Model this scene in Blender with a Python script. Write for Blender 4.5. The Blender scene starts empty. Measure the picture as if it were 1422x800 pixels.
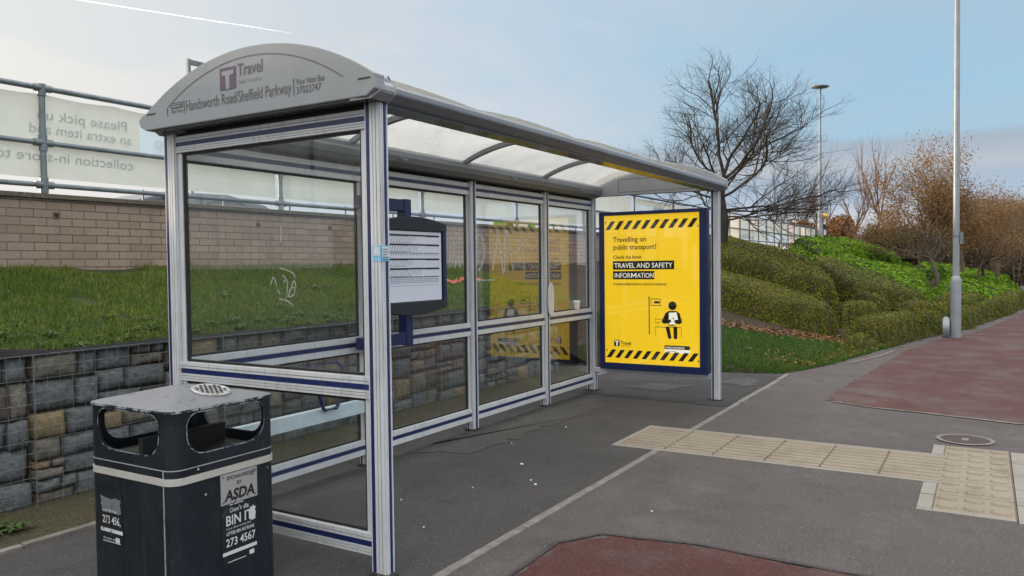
import bpy, math, random
import numpy as np
from mathutils import Vector, Matrix

random.seed(7)
rng = np.random.default_rng(7)
scene = bpy.context.scene
COL = scene.collection
R = math.radians

# ------------------------------------------------------------------ materials
def new_mat(name):
    m = bpy.data.materials.new(name)
    m.use_nodes = True
    nt = m.node_tree
    for n in list(nt.nodes):
        nt.nodes.remove(n)
    out = nt.nodes.new('ShaderNodeOutputMaterial')
    return m, nt, out

def N(nt, typ, **kw):
    n = nt.nodes.new(typ)
    for k, v in kw.items():
        if k.startswith('i_'):
            key = k[2:]
            key = int(key) if key.isdigit() else key.replace('_', ' ')
            n.inputs[key].default_value = v
        else:
            setattr(n, k, v)
    return n

def L(nt, a, ao, b, bi):
    nt.links.new(a.outputs[ao], b.inputs[bi])

def c4(c):
    return (c[0], c[1], c[2], 1.0)

def ramp(nt, stops, interp='LINEAR'):
    r = nt.nodes.new('ShaderNodeValToRGB')
    r.color_ramp.interpolation = interp
    el = r.color_ramp.elements
    while len(el) < len(stops):
        el.new(0.5)
    for e, (p, c) in zip(el, stops):
        e.position = p
        e.color = c4(c) if not isinstance(c, (int, float)) else (c, c, c, 1)
    return r

def mixc(nt, fac, a, b, blend='MIX'):
    """fac, a, b : socket or constant"""
    n = nt.nodes.new('ShaderNodeMix')
    n.data_type = 'RGBA'
    n.blend_type = blend
    n.clamp_factor = True
    for idx, v in ((0, fac), (6, a), (7, b)):
        if hasattr(v, 'is_linked'):
            nt.links.new(v, n.inputs[idx])
        elif isinstance(v, (int, float)):
            n.inputs[idx].default_value = v if idx == 0 else (v, v, v, 1)
        else:
            n.inputs[idx].default_value = c4(v)
    return n.outputs[2]

def coords(nt, scale=(1, 1, 1), kind='Object', rot=(0, 0, 0)):
    tc = nt.nodes.new('ShaderNodeTexCoord')
    mp = nt.nodes.new('ShaderNodeMapping')
    mp.inputs['Scale'].default_value = scale
    mp.inputs['Rotation'].default_value = rot
    nt.links.new(tc.outputs[kind], mp.inputs['Vector'])
    return mp.outputs[0]

def noise(nt, vec, scale, detail=4, rough=0.55, dist=0.0):
    n = nt.nodes.new('ShaderNodeTexNoise')
    n.inputs['Scale'].default_value = scale
    n.inputs['Detail'].default_value = detail
    n.inputs['Roughness'].default_value = rough
    n.inputs['Distortion'].default_value = dist
    if vec is not None:
        nt.links.new(vec, n.inputs['Vector'])
    return n.outputs['Fac']

def mapr(nt, sock, a, b, c=0.0, d=1.0):
    m = nt.nodes.new('ShaderNodeMapRange')
    m.inputs['From Min'].default_value = a
    m.inputs['From Max'].default_value = b
    m.inputs['To Min'].default_value = c
    m.inputs['To Max'].default_value = d
    nt.links.new(sock, m.inputs['Value'])
    return m.outputs[0]

def bsdf(nt, out, color=None, rough=0.5, metal=0.0, spec=0.5):
    b = nt.nodes.new('ShaderNodeBsdfPrincipled')
    b.inputs['Roughness'].default_value = rough if isinstance(rough, (int, float)) else 0.5
    if not isinstance(rough, (int, float)):
        nt.links.new(rough, b.inputs['Roughness'])
    b.inputs['Metallic'].default_value = metal
    b.inputs['Specular IOR Level'].default_value = spec
    if color is not None:
        if hasattr(color, 'is_linked'):
            nt.links.new(color, b.inputs['Base Color'])
        else:
            b.inputs['Base Color'].default_value = c4(color)
    nt.links.new(b.outputs[0], out.inputs['Surface'])
    return b

def bump(nt, b, height, strength=0.3, dist=0.01):
    n = nt.nodes.new('ShaderNodeBump')
    n.inputs['Strength'].default_value = strength
    n.inputs['Distance'].default_value = dist
    nt.links.new(height, n.inputs['Height'])
    nt.links.new(n.outputs[0], b.inputs['Normal'])

def painted(name, col, rough=0.4, metal=0.0, var=0.25, scale=6, grime=None, grime_amt=0.0, spec=0.5, streak=True):
    """painted / metal surface with uneven tone, fine dirt and vertical streaks"""
    m, nt, out = new_mat(name)
    v = coords(nt)
    n1 = noise(nt, v, scale, 5, 0.6)
    dark = tuple(c * (1 - var) for c in col)
    lite = tuple(min(1, c * (1 + var * 0.6)) for c in col)
    c = mixc(nt, mapr(nt, n1, 0.3, 0.7), dark, lite)
    if grime is not None:
        vs = coords(nt, (14, 14, 0.9) if streak else (3, 3, 3))
        n2 = noise(nt, vs, 2.2, 6, 0.65)
        c = mixc(nt, mapr(nt, n2, 0.52, 0.78, 0, grime_amt), c, grime)
    n3 = noise(nt, v, 60, 3, 0.6)
    b = bsdf(nt, out, c, mapr(nt, n3, 0.2, 0.8, max(0.03, rough - 0.1), min(1, rough + 0.14)), metal, spec)
    return m

M = {}
M['alu'] = painted('silver_aluminium', (0.60, 0.62, 0.65), 0.38, 0.10, 0.08, 5, (0.22, 0.205, 0.18), 0.55)
M['alu_dark'] = painted('aluminium_groove', (0.17, 0.175, 0.19), 0.5, 0.0, 0.2, 8)
M['blue'] = painted('navy_stripe', (0.010, 0.020, 0.105), 0.35, 0.0, 0.25, 8, (0.10, 0.10, 0.11), 0.35)
M['navy'] = painted('navy_paint', (0.008, 0.018, 0.085), 0.33, 0.0, 0.2, 6)
M['navyd'] = painted('dark_navy_moulding', (0.012, 0.017, 0.03), 0.45, 0.0, 0.2, 6)
M['grey'] = painted('grey_roof_paint', (0.275, 0.295, 0.315), 0.36, 0.0, 0.08, 2.5, (0.20, 0.20, 0.19), 0.5)
M['greyd'] = painted('grey_gutter_paint', (0.150, 0.165, 0.190), 0.38, 0.0, 0.10, 2.5, (0.10, 0.10, 0.10), 0.5)
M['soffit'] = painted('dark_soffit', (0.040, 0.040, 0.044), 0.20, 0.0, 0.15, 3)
M['black'] = painted('black_rubber', (0.012, 0.012, 0.013), 0.6, 0.0, 0.2)
M['seat'] = painted('pale_blue_seat', (0.46, 0.55, 0.62), 0.3, 0.0, 0.1, 5, (0.25, 0.25, 0.24), 0.3)
M['galv'] = painted('galvanised_tube', (0.17, 0.205, 0.225), 0.45, 0.3, 0.25, 9)
M['lamp'] = painted('grey_lamp_column', (0.27, 0.30, 0.33), 0.42, 0.2, 0.18, 3, (0.18, 0.17, 0.15), 0.4)
M['wire'] = painted('galvanised_wire', (0.24, 0.25, 0.26), 0.4, 0.4, 0.25, 12)
M['ink'] = painted('black_ink', (0.012, 0.011, 0.012), 0.5, 0, 0.1)
M['inkgrey'] = painted('grey_lettering', (0.12, 0.12, 0.13), 0.5, 0, 0.15)
M['inkfaint'] = painted('faint_lettering', (0.25, 0.26, 0.27), 0.5, 0, 0.15)
M['purple'] = painted('purple_logo', (0.115, 0.075, 0.135), 0.45, 0, 0.15)
M['white'] = painted('white_print', (0.72, 0.73, 0.74), 0.5, 0, 0.06)
M['stone_edge'] = painted('concrete_edging', (0.195, 0.182, 0.168), 0.85, 0, 0.35, 12, (0.09, 0.085, 0.075), .5, spec=0.2, streak=False)
M['amber'] = painted('amber_globe', (0.75, 0.42, 0.08), 0.3, 0, 0.1)
M['redcup'] = painted('white_paper_cup', (0.75, 0.72, 0.66), 0.6, 0, 0.08)
M['carblue'] = painted('dark_blue_car_paint', (0.012, 0.02, 0.05), 0.12, 0.1, 0.1)
M['carsilver'] = painted('pale_blue_car_paint', (0.30, 0.38, 0.50), 0.15, 0.2, 0.1)
M['green_board'] = painted('green_board', (0.10, 0.35, 0.06), 0.5, 0, 0.15)
M['membrane'] = painted('black_membrane', (0.010, 0.011, 0.014), 0.8, 0, 0.5, 9, spec=0.15)

def rough_ground(name, base, alt, spots=(0.30, 0.30, 0.30), grain=260, spot_amt=0.7, stain=(0.5, 0.5, 0.5), stain_amt=0.5, bumpd=0.004, spk=1.0):
    m, nt, out = new_mat(name)
    v = coords(nt)
    big = noise(nt, v, 0.55, 5, 0.6, 0.4)
    mid = noise(nt, v, 3.2, 6, 0.65)
    fine = noise(nt, v, grain, 3, 0.7)
    fine2 = noise(nt, v, 62, 3, 0.7)
    c = mixc(nt, mapr(nt, big, 0.35, 0.65), base, alt)
    dk = tuple(x * s for x, s in zip(base, stain))
    c = mixc(nt, mapr(nt, mid, 0.50, 0.72, 0, stain_amt), c, dk)
    # aggregate speckle, three sizes
    c = mixc(nt, mapr(nt, fine, 0.32, 0.70, 1 - spk, 1), tuple(x * 0.38 for x in base), c)
    mid2 = noise(nt, v, 22, 5, 0.75)
    c = mixc(nt, mapr(nt, mid2, 0.50, 0.72, 0, 0.5 * spk), c, tuple(x * 0.55 for x in base))
    c = mixc(nt, mapr(nt, fine2, 0.60, 0.70, 0, 0.8 * spk), c, tuple(min(1, x * 2.3) for x in base))
    c = mixc(nt, mapr(nt, fine2, 0.40, 0.30, 0, 0.75 * spk), c, tuple(x * 0.3 for x in base))
    wear = noise(nt, v, 1.4, 8, 0.75, 0.2)
    c = mixc(nt, mapr(nt, wear, 0.53, 0.74, 0, 0.4 * spk), c, tuple(x * 1.55 for x in base))
    if spk >= 1.0:      # hairline cracks, broken up
        wv = nt.nodes.new('ShaderNodeTexNoise'); wv.inputs['Scale'].default_value = 2.2; wv.inputs['Detail'].default_value = 5; nt.links.new(v, wv.inputs['Vector'])
        av = N(nt, 'ShaderNodeVectorMath', operation='SCALE'); L(nt, wv, 'Color', av, 0); av.inputs['Scale'].default_value = .55
        bv = N(nt, 'ShaderNodeVectorMath', operation='ADD'); nt.links.new(v, bv.inputs[0]); L(nt, av, 0, bv, 1)
        ve = nt.nodes.new('ShaderNodeTexVoronoi'); ve.feature = 'DISTANCE_TO_EDGE'; ve.inputs['Scale'].default_value = .42; L(nt, bv, 0, ve, 'Vector')
        mk = N(nt, 'ShaderNodeMath', operation='MULTIPLY'); nt.links.new(mapr(nt, ve.outputs['Distance'], .0030, .0010, 0, .42), mk.inputs[0]); nt.links.new(mapr(nt, big, .47, .56), mk.inputs[1])
        c = mixc(nt, mk.outputs[0], c, tuple(x * .28 for x in base))
    # pale chewing-gum and grit spots
    vo = nt.nodes.new('ShaderNodeTexVoronoi')
    vo.inputs['Scale'].default_value = 3.1
    nt.links.new(v, vo.inputs['Vector'])
    wn = noise(nt, v, 30, 2)
    addn = N(nt, 'ShaderNodeMath', operation='ADD'); nt.links.new(vo.outputs['Distance'], addn.inputs[0])
    sub = N(nt, 'ShaderNodeMath', operation='MULTIPLY'); nt.links.new(wn, sub.inputs[0]); sub.inputs[1].default_value = 0.06
    nt.links.new(sub.outputs[0], addn.inputs[1])
    c = mixc(nt, mapr(nt, addn.outputs[0], 0.075, 0.055, 0, spot_amt), c, spots)
    b = bsdf(nt, out, c, 0.86, 0, 0.25)
    h = N(nt, 'ShaderNodeMath', operation='ADD'); nt.links.new(fine, h.inputs[0]); nt.links.new(fine2, h.inputs[1])
    bump(nt, b, h.outputs[0], 0.55, bumpd)
    return m

M['pad'] = rough_ground('dark_asphalt', (0.074, 0.072, 0.074), (0.100, 0.096, 0.095), (0.21, 0.20, 0.195), 230, 0.30, (0.6, 0.6, 0.6), 0.8)
M['path'] = rough_ground('grey_asphalt_path', (0.114, 0.101, 0.101), (0.148, 0.130, 0.128), (0.25, 0.235, 0.23), 200, 0.3, (0.68, 0.66, 0.66), 0.75)
M['red'] = rough_ground('red_tarmac', (0.112, 0.044, 0.044), (0.142, 0.064, 0.062), (0.22, 0.13, 0.12), 220, 0.35, (0.75, 0.8, 0.8), 0.6)
M['redfar'] = rough_ground('worn_red_tarmac', (0.112, 0.054, 0.054), (0.146, 0.080, 0.078), (0.22, 0.15, 0.145), 200, 0.2, (0.9, 1.0, 1.0), 0.6)
def worn_red(name, a, b_, grey):
    m = rough_ground(name, a, b_, (0.22, 0.14, 0.13), 200, 0.25, (0.62, 0.66, 0.66), 0.7)
    nt = m.node_tree; p = [n_ for n_ in nt.nodes if n_.type == 'BSDF_PRINCIPLED'][0]
    src = p.inputs['Base Color'].links[0].from_socket
    v = coords(nt); n1 = noise(nt, v, 1.3, 7, .68, .3); n2 = noise(nt, v, 26, 4, .7)
    ad = N(nt, 'ShaderNodeMath', operation='MULTIPLY_ADD'); nt.links.new(n2, ad.inputs[0]); ad.inputs[1].default_value = .35; nt.links.new(n1, ad.inputs[2])
    c = mixc(nt, mapr(nt, ad.outputs[0], .64, .86, 0, .75), src, grey)
    nt.links.new(c, p.inputs['Base Color'])
    return m
M['red'] = worn_red('red_tarmac', (0.092, 0.036, 0.033), (0.120, 0.053, 0.048), (0.085, 0.070, 0.068))
M['redfar'] = worn_red('worn_red_tarmac', (0.100, 0.043, 0.040), (0.128, 0.062, 0.058), (0.105, 0.088, 0.087))
M['flag'] = rough_ground('grey_flagstone', (0.25, 0.235, 0.215), (0.29, 0.275, 0.25), (0.2, 0.2, 0.19), 180, 0.2, (0.7, 0.7, 0.7), 0.5, 0.002, 0.3)
M['buff'] = rough_ground('buff_tactile', (0.230, 0.195, 0.152), (0.285, 0.246, 0.196), (0.30, 0.27, 0.23), 160, 0.2, (0.66, 0.64, 0.62), 0.6, 0.001, 0.22)
M['buffd'] = rough_ground('darker_buff_groove', (0.13, 0.105, 0.080), (0.17, 0.135, 0.10), (0.2, 0.18, 0.15), 160, 0.2, (.6, .6, .6), .5, .001, .3)  # darker buff for the tile base between the bars and the joints
M['moss'] = rough_ground('mossy_verge', (0.085, 0.078, 0.048), (0.115, 0.100, 0.060), (0.16, 0.13, 0.09), 60, 0.4, (0.55, 0.75, 0.4), 0.8, 0.02)
M['soil'] = rough_ground('leafy_soil', (0.050, 0.036, 0.022), (0.075, 0.05, 0.03), (0.13, 0.07, 0.035), 50, 0.6, (0.5, 0.5, 0.5), 0.7, 0.03)
M['turf'] = rough_ground('turf_soil', (0.035, 0.055, 0.014), (0.05, 0.07, 0.018), (0.08, 0.07, 0.03), 40, 0.3, (0.6, 0.7, 0.6), 0.6, 0.03)
M['road'] = rough_ground('road_asphalt', (0.055, 0.055, 0.057), (0.07, 0.07, 0.07))

def glass_mat(name, dirt=0.06, tint=(0.978, 0.988, 0.984)):
    m, nt, out = new_mat(name)
    lw = N(nt, 'ShaderNodeLayerWeight'); lw.inputs['Blend'].default_value = 0.5
    p = N(nt, 'ShaderNodeMath', operation='POWER'); L(nt, lw, 'Facing', p, 0); p.inputs[1].default_value = 3.6
    fac = mapr(nt, p.outputs[0], 0, 1, 0.024, 0.95)
    tr = N(nt, 'ShaderNodeBsdfTransparent'); tr.inputs[0].default_value = c4(tint)
    gl = N(nt, 'ShaderNodeBsdfGlossy'); gl.inputs['Roughness'].default_value = 0.002; gl.inputs['Color'].default_value = (0.95, 0.97, 1, 1)
    mx = N(nt, 'ShaderNodeMixShader'); nt.links.new(fac, mx.inputs[0]); L(nt, tr, 0, mx, 1); L(nt, gl, 0, mx, 2)
    # grime film
    v = coords(nt, (1.2, 1.2, 1.2)); n1 = noise(nt, v, 3.0, 6, 0.7, 0.8)
    v2 = coords(nt, (16, 16, 0.8)); n2 = noise(nt, v2, 2.0, 5, 0.7)
    a = N(nt, 'ShaderNodeMath', operation='MULTIPLY'); nt.links.new(n1, a.inputs[0]); nt.links.new(n2, a.inputs[1])
    df = N(nt, 'ShaderNodeBsdfDiffuse'); df.inputs[0].default_value = (0.42, 0.43, 0.42, 1)
    mx2 = N(nt, 'ShaderNodeMixShader'); nt.links.new(mapr(nt, a.outputs[0], 0.16, 0.55, 0.004, dirt), mx2.inputs[0])
    L(nt, mx, 0, mx2, 1); L(nt, df, 0, mx2, 2)
    L(nt, mx2, 0, out, 'Surface')
    return m
M['glass'] = glass_mat('shelter_glass', 0.016)
M['carglass'] = painted('car_window', (0.02, 0.025, 0.03), 0.05, 0, 0.1)

def scratch_mat():
    m, nt, out = new_mat('scratch_mark')
    d = N(nt, 'ShaderNodeBsdfDiffuse'); d.inputs[0].default_value = (0.62, 0.64, 0.63, 1)
    t = N(nt, 'ShaderNodeBsdfTransparent')
    v = coords(nt); n = noise(nt, v, 26, 4, 0.7)
    mx = N(nt, 'ShaderNodeMixShader'); nt.links.new(mapr(nt, n, 0.30, 0.70, 0.25, 0.60), mx.inputs[0]); L(nt, t, 0, mx, 1); L(nt, d, 0, mx, 2)
    L(nt, mx, 0, out, 'Surface')
    return m
M['scratch'] = scratch_mat()

def roof_panel_mat():
    m, nt, out = new_mat('opal_roof_sheet')
    v = coords(nt); n = noise(nt, v, 5, 5, 0.7)
    c = mixc(nt, mapr(nt, n, 0.35, 0.75), (0.70, 0.685, 0.66), (0.52, 0.505, 0.48))
    tl = N(nt, 'ShaderNodeBsdfTranslucent'); nt.links.new(c, tl.inputs[0])
    tr = N(nt, 'ShaderNodeBsdfTransparent'); tr.inputs[0].default_value = (0.92, 0.92, 0.90, 1)
    gl = N(nt, 'ShaderNodeBsdfGlossy'); gl.inputs['Roughness'].default_value = 0.12
    mx = N(nt, 'ShaderNodeMixShader'); mx.inputs[0].default_value = 0.30; L(nt, tr, 0, mx, 1); L(nt, tl, 0, mx, 2)
    mx2 = N(nt, 'ShaderNodeMixShader'); mx2.inputs[0].default_value = 0.05; L(nt, mx, 0, mx2, 1); L(nt, gl, 0, mx2, 2)
    L(nt, mx2, 0, out, 'Surface')
    return m
M['opal'] = roof_panel_mat()

def cloth_mat(name, col, trans=0.45, rough=0.6):
    m, nt, out = new_mat(name)
    v = coords(nt); n = noise(nt, v, 1.6, 5, 0.6)
    c = mixc(nt, mapr(nt, n, 0.3, 0.7), tuple(x * 0.86 for x in col), col)
    d = N(nt, 'ShaderNodeBsdfDiffuse'); nt.links.new(c, d.inputs[0])
    t = N(nt, 'ShaderNodeBsdfTranslucent'); nt.links.new(c, t.inputs[0])
    mx = N(nt, 'ShaderNodeMixShader'); mx.inputs[0].default_value = trans; L(nt, d, 0, mx, 1); L(nt, t, 0, mx, 2)
    L(nt, mx, 0, out, 'Surface')
    return m
M['banner'] = cloth_mat('white_banner_cloth', (0.53, 0.585, 0.575), 0.30)
M['banner_pink'] = cloth_mat('pinkish_banner_cloth', (0.66, 0.42, 0.42), 0.45)
M['banner_blue'] = cloth_mat('pale_blue_banner_print', (0.45, 0.58, 0.70), 0.45)
M['banner_ink'] = cloth_mat('faded_banner_lettering', (0.487, 0.54, 0.532), 0.3)
M['banner_text'] = cloth_mat('white_banner_lettering', (0.80, 0.82, 0.82), 0.4)
M['banner_cream'] = cloth_mat('cream_banner_print', (0.70, 0.66, 0.58), 0.35)
M['banner_rose'] = cloth_mat('rose_banner_print', (0.66, 0.57, 0.57), 0.35)
M['banner_green'] = cloth_mat('green_banner_print', (0.10, 0.42, 0.16), 0.4)
M['banner_lime'] = cloth_mat('lime_banner_print', (0.45, 0.55, 0.05), 0.4)

def brick_mat():
    m, nt, out = new_mat('buff_brick')
    tc = N(nt, 'ShaderNodeTexCoord'); sp = N(nt, 'ShaderNodeSeparateXYZ'); L(nt, tc, 'Object', sp, 0)
    cb = N(nt, 'ShaderNodeCombineXYZ'); L(nt, sp, 'X', cb, 'X'); L(nt, sp, 'Z', cb, 'Y')
    nz = noise(nt, tc.outputs['Object'], 9, 3)
    br = N(nt, 'ShaderNodeTexBrick')
    br.inputs['Scale'].default_value = 1.0
    br.inputs['Brick Width'].default_value = 0.235
    br.inputs['Row Height'].default_value = 0.0765
    br.inputs['Mortar Size'].default_value = 0.0045
    br.inputs['Mortar Smooth'].default_value = 0.25
    br.inputs['Bias'].default_value = 0.0
    br.inputs['Color1'].default_value = (0.285, 0.205, 0.162, 1)
    br.inputs['Color2'].default_value = (0.375, 0.290, 0.235, 1)
    br.inputs['Mortar'].default_value = (0.075, 0.058, 0.045, 1)
    L(nt, cb, 0, br, 'Vector')
    v = coords(nt)
    n1 = noise(nt, v, 0.9, 5, 0.6)
    n2 = noise(nt, v, 45, 4, 0.7)
    c = mixc(nt, mapr(nt, n1, 0.35, 0.68, 0.0, 0.45), br.outputs['Color'], (0.22, 0.185, 0.155))
    vsx = coords(nt, (5, 5, .5)); nst = noise(nt, vsx, 1.5, 5, .65)
    c = mixc(nt, mapr(nt, nst, .55, .75, 0, .5), c, (0.13, 0.11, 0.09))
    c = mixc(nt, mapr(nt, n2, 0.35, 0.7, 0.0, 0.35), c, (0.16, 0.12, 0.09))
    b = bsdf(nt, out, c, 0.9, 0, 0.2)
    inv = N(nt, 'ShaderNodeMath', operation='SUBTRACT'); inv.inputs[0].default_value = 1.0; L(nt, br, 'Fac', inv, 1)
    ad = N(nt, 'ShaderNodeMath', operation='MULTIPLY_ADD'); nt.links.new(n2, ad.inputs[0]); ad.inputs[1].default_value = 0.3; nt.links.new(inv.outputs[0], ad.inputs[2])
    bump(nt, b, ad.outputs[0], 0.6, 0.008)
    return m
M['brick'] = brick_mat()
M['coping'] = rough_ground('stone_coping', (0.17, 0.145, 0.115), (0.22, 0.19, 0.155), (0.2, 0.2, 0.18), 90, 0.2, (0.6, 0.6, 0.6), 0.7)

def stone_mat(name, a, b_, c_):
    m, nt, out = new_mat(name)
    v = coords(nt)
    n1 = noise(nt, v, 4.5, 5, 0.65, 0.6); n2 = noise(nt, v, 34, 5, 0.7)
    vs = coords(nt, (3, 3, 16)); n3 = noise(nt, vs, 3, 5, 0.7)
    c = mixc(nt, mapr(nt, n1, 0.3, 0.7), a, b_)
    c = mixc(nt, mapr(nt, n3, 0.55, 0.75, 0, 0.6), c, c_)
    c = mixc(nt, mapr(nt, n2, 0.3, 0.62), tuple(x * 0.55 for x in a), c)
    bb = bsdf(nt, out, c, 0.88, 0, 0.25)
    ad = N(nt, 'ShaderNodeMath', operation='ADD'); nt.links.new(n2, ad.inputs[0]); nt.links.new(n3, ad.inputs[1])
    bump(nt, bb, ad.outputs[0], 0.6, 0.015)
    return m
M['stone_grey'] = stone_mat('blue_grey_stone', (0.125, 0.140, 0.150), (0.19, 0.205, 0.21), (0.25, 0.25, 0.235))
M['stone_dark'] = stone_mat('dark_brown_stone', (0.095, 0.085, 0.072), (0.145, 0.128, 0.108), (0.15, 0.13, 0.10))
M['stone_ochre'] = stone_mat('ochre_stone', (0.25, 0.195, 0.115), (0.32, 0.26, 0.165), (0.17, 0.14, 0.09))
M['stone_warm'] = stone_mat('grey_brown_stone', (0.175, 0.162, 0.138), (0.235, 0.218, 0.185), (0.13, 0.13, 0.12))
M['rubble'] = stone_mat('dark_rubble', (0.020, 0.019, 0.018), (0.032, 0.03, 0.028), (0.025, 0.025, 0.022))

def leaf_mat(name, cols, trans=0.25, rough=0.6, patch=None, patch_scale=0.5):
    """leaves: tone varies leaf by leaf and in slow patches"""
    m, nt, out = new_mat(name)
    g = N(nt, 'ShaderNodeNewGeometry')
    rp = ramp(nt, [(i / max(1, len(cols) - 1), c) for i, c in enumerate(cols)])
    L(nt, g, 'Random Per Island', rp, 0)
    c = rp.outputs[0]
    if patch is not None:
        v = coords(nt); n = noise(nt, v, patch_scale, 4, 0.6)
        c = mixc(nt, mapr(nt, n, 0.42, 0.62, 0, 0.75), c, patch)
    b = N(nt, 'ShaderNodeBsdfPrincipled'); nt.links.new(c, b.inputs['Base Color']); b.inputs['Roughness'].default_value = rough
    b.inputs['Specular IOR Level'].default_value = 0.10
    t = N(nt, 'ShaderNodeBsdfTranslucent'); nt.links.new(c, t.inputs[0])
    mx = N(nt, 'ShaderNodeMixShader'); mx.inputs[0].default_value = trans; L(nt, b, 0, mx, 1); L(nt, t, 0, mx, 2)
    L(nt, mx, 0, out, 'Surface')
    return m
M['grass'] = leaf_mat('grass_blades', [(0.050, 0.100, 0.014), (0.090, 0.160, 0.020), (0.125, 0.20, 0.028), (0.17, 0.21, 0.048), (0.27, 0.24, 0.10)], 0.3, 0.5, (0.085, 0.150, 0.026), 0.9)
M['lawn'] = leaf_mat('lawn_blades', [(0.035, 0.085, 0.016), (0.055, 0.125, 0.024), (0.075, 0.16, 0.03), (0.11, 0.18, 0.045)], 0.3, 0.5, (0.05, 0.12, 0.022), 1.2)
M['weed'] = leaf_mat('weed_leaves', [(0.05, 0.09, 0.03), (0.09, 0.13, 0.05), (0.12, 0.16, 0.07)], 0.25, 0.5)
M['hedge'] = leaf_mat('olive_hedge_leaves', [(0.060, 0.068, 0.010), (0.100, 0.104, 0.013), (0.140, 0.136, 0.016), (0.19, 0.172, 0.022)], 0.10, 0.6, (0.085, 0.105, 0.022), 0.7)
M['hedgeg'] = leaf_mat('green_hedge_leaves', [(0.048, 0.068, 0.010), (0.078, 0.098, 0.013), (0.112, 0.126, 0.016), (0.145, 0.150, 0.020)], 0.10, 0.6, (0.135, 0.132, 0.026), 0.6)
M['hedge_core'] = rough_ground('hedge_core', (0.055, 0.058, 0.014), (0.070, 0.070, 0.017), (0.07, 0.06, 0.02), 40, 0.2)
M['laurel'] = leaf_mat('bright_laurel_leaves', [(0.050, 0.105, 0.008), (0.090, 0.185, 0.012), (0.135, 0.255, 0.016), (0.20, 0.30, 0.024)], 0.3, 0.7)
M['laurel_core'] = rough_ground('laurel_core', (0.018, 0.035, 0.008), (0.026, 0.045, 0.01), (0.04, 0.05, 0.02), 40, 0.2)
M['bark'] = painted('dark_bark', (0.052, 0.044, 0.038), 0.85, 0, 0.4, 14, (0.06, 0.065, 0.03), 0.4, spec=0.2)
M['bark_grey'] = painted('grey_brown_bark', (0.105, 0.085, 0.068), 0.85, 0, 0.35, 10, spec=0.2)
M['bark_red'] = painted('reddish_twigs', (0.19, 0.115, 0.080), 0.85, 0, 0.35, 6, spec=0.2)
M['bark_brown'] = painted('brown_twigs', (0.13, 0.098, 0.074), 0.85, 0, 0.35, 6, spec=0.2)
M['beech'] = leaf_mat('russet_leaves', [(0.14, 0.085, 0.046), (0.21, 0.130, 0.066), (0.28, 0.175, 0.086), (0.34, 0.22, 0.115)], 0.4, 0.7)
M['beech_dull'] = leaf_mat('dull_russet_leaves', [(0.15, 0.078, 0.040), (0.23, 0.12, 0.058), (0.28, 0.155, 0.075)], 0.25, 0.7)
M['scrub'] = leaf_mat('dull_brown_scrub', [(0.07, 0.056, 0.042), (0.12, 0.094, 0.066), (0.17, 0.128, 0.085)], 0.2, 0.8)
M['ivy'] = leaf_mat('dark_evergreen_leaves', [(0.012, 0.022, 0.010), (0.025, 0.042, 0.016), (0.04, 0.055, 0.02)], 0.15, 0.5)
M['dead'] = leaf_mat('fallen_leaves', [(0.10, 0.045, 0.02), (0.17, 0.085, 0.035), (0.24, 0.14, 0.06), (0.30, 0.20, 0.10)], 0.1, 0.7)

def bin_mat():
    m, nt, out = new_mat('worn_black_bin_paint')
    v = coords(nt)
    n1 = noise(nt, v, 5, 6, 0.65); n2 = noise(nt, v, 55, 5, 0.75); n4 = noise(nt, v, 17, 6, 0.7, 0.6)
    vs = coords(nt, (30, 30, 1.4)); n3 = noise(nt, vs, 2, 5, 0.7)
    c = mixc(nt, mapr(nt, n1, 0.35, 0.7), (0.0065, 0.0095, 0.0145), (0.013, 0.018, 0.026))
    c = mixc(nt, mapr(nt, n3, 0.56, 0.75, 0, 0.5), c, (0.035, 0.042, 0.05))
    c = mixc(nt, mapr(nt, n2, 0.66, 0.72, 0, 0.6), c, (0.12, 0.14, 0.155))
    c = mixc(nt, mapr(nt, n4, 0.62, 0.70, 0, 0.6), c, (0.045, 0.052, 0.058))
    n5 = noise(nt, v, 7, 8, 0.75, 1.2)
    c = mixc(nt, mapr(nt, n5, 0.60, 0.70, 0, 0.5), c, (0.05, 0.055, 0.06))
    b = bsdf(nt, out, c, mapr(nt, n1, 0.2, 0.8, 0.28, 0.55), 0, 0.4)
    bump(nt, b, n4, 0.12, 0.004)
    return m
M['bin'] = bin_mat()
def worn(name, col, under, thr=0.58):
    m, nt, out = new_mat(name)
    v = coords(nt); n = noise(nt, v, 9, 9, 0.78, 0.9); n2 = noise(nt, v, 3, 6, 0.7)
    c = mixc(nt, mapr(nt, n2, 0.3, 0.7), tuple(x * 0.8 for x in col), col)
    c = mixc(nt, mapr(nt, n, thr, thr + 0.05), c, under)
    bsdf(nt, out, c, 0.5)
    return m
M['binlid'] = worn('bin_lid_weathered', (0.165, 0.175, 0.195), (0.085, 0.092, 0.104), 0.53)
M['binrim'] = worn('bin_rim_chipped', (0.33, 0.38, 0.40), (0.012, 0.017, 0.024), 0.475)
M['binband'] = worn('bin_white_band', (0.46, 0.45, 0.42), (0.30, 0.29, 0.27), 0.62)
M['binplate'] = worn('dull_steel_plate', (0.34, 0.345, 0.35), (0.10, 0.10, 0.105), 0.56)
M['notice'] = worn('torn_black_notice', (0.010, 0.011, 0.013), (0.05, 0.055, 0.06), 0.60)
M['torn_white'] = worn('torn_white_print', (0.62, 0.66, 0.70), (0.02, 0.025, 0.03), 0.585)
M['steel'] = painted('brushed_steel', (0.5, 0.5, 0.5), 0.32, 0.85, 0.35, 30, (0.12, 0.11, 0.10), 0.5, streak=False)

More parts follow.
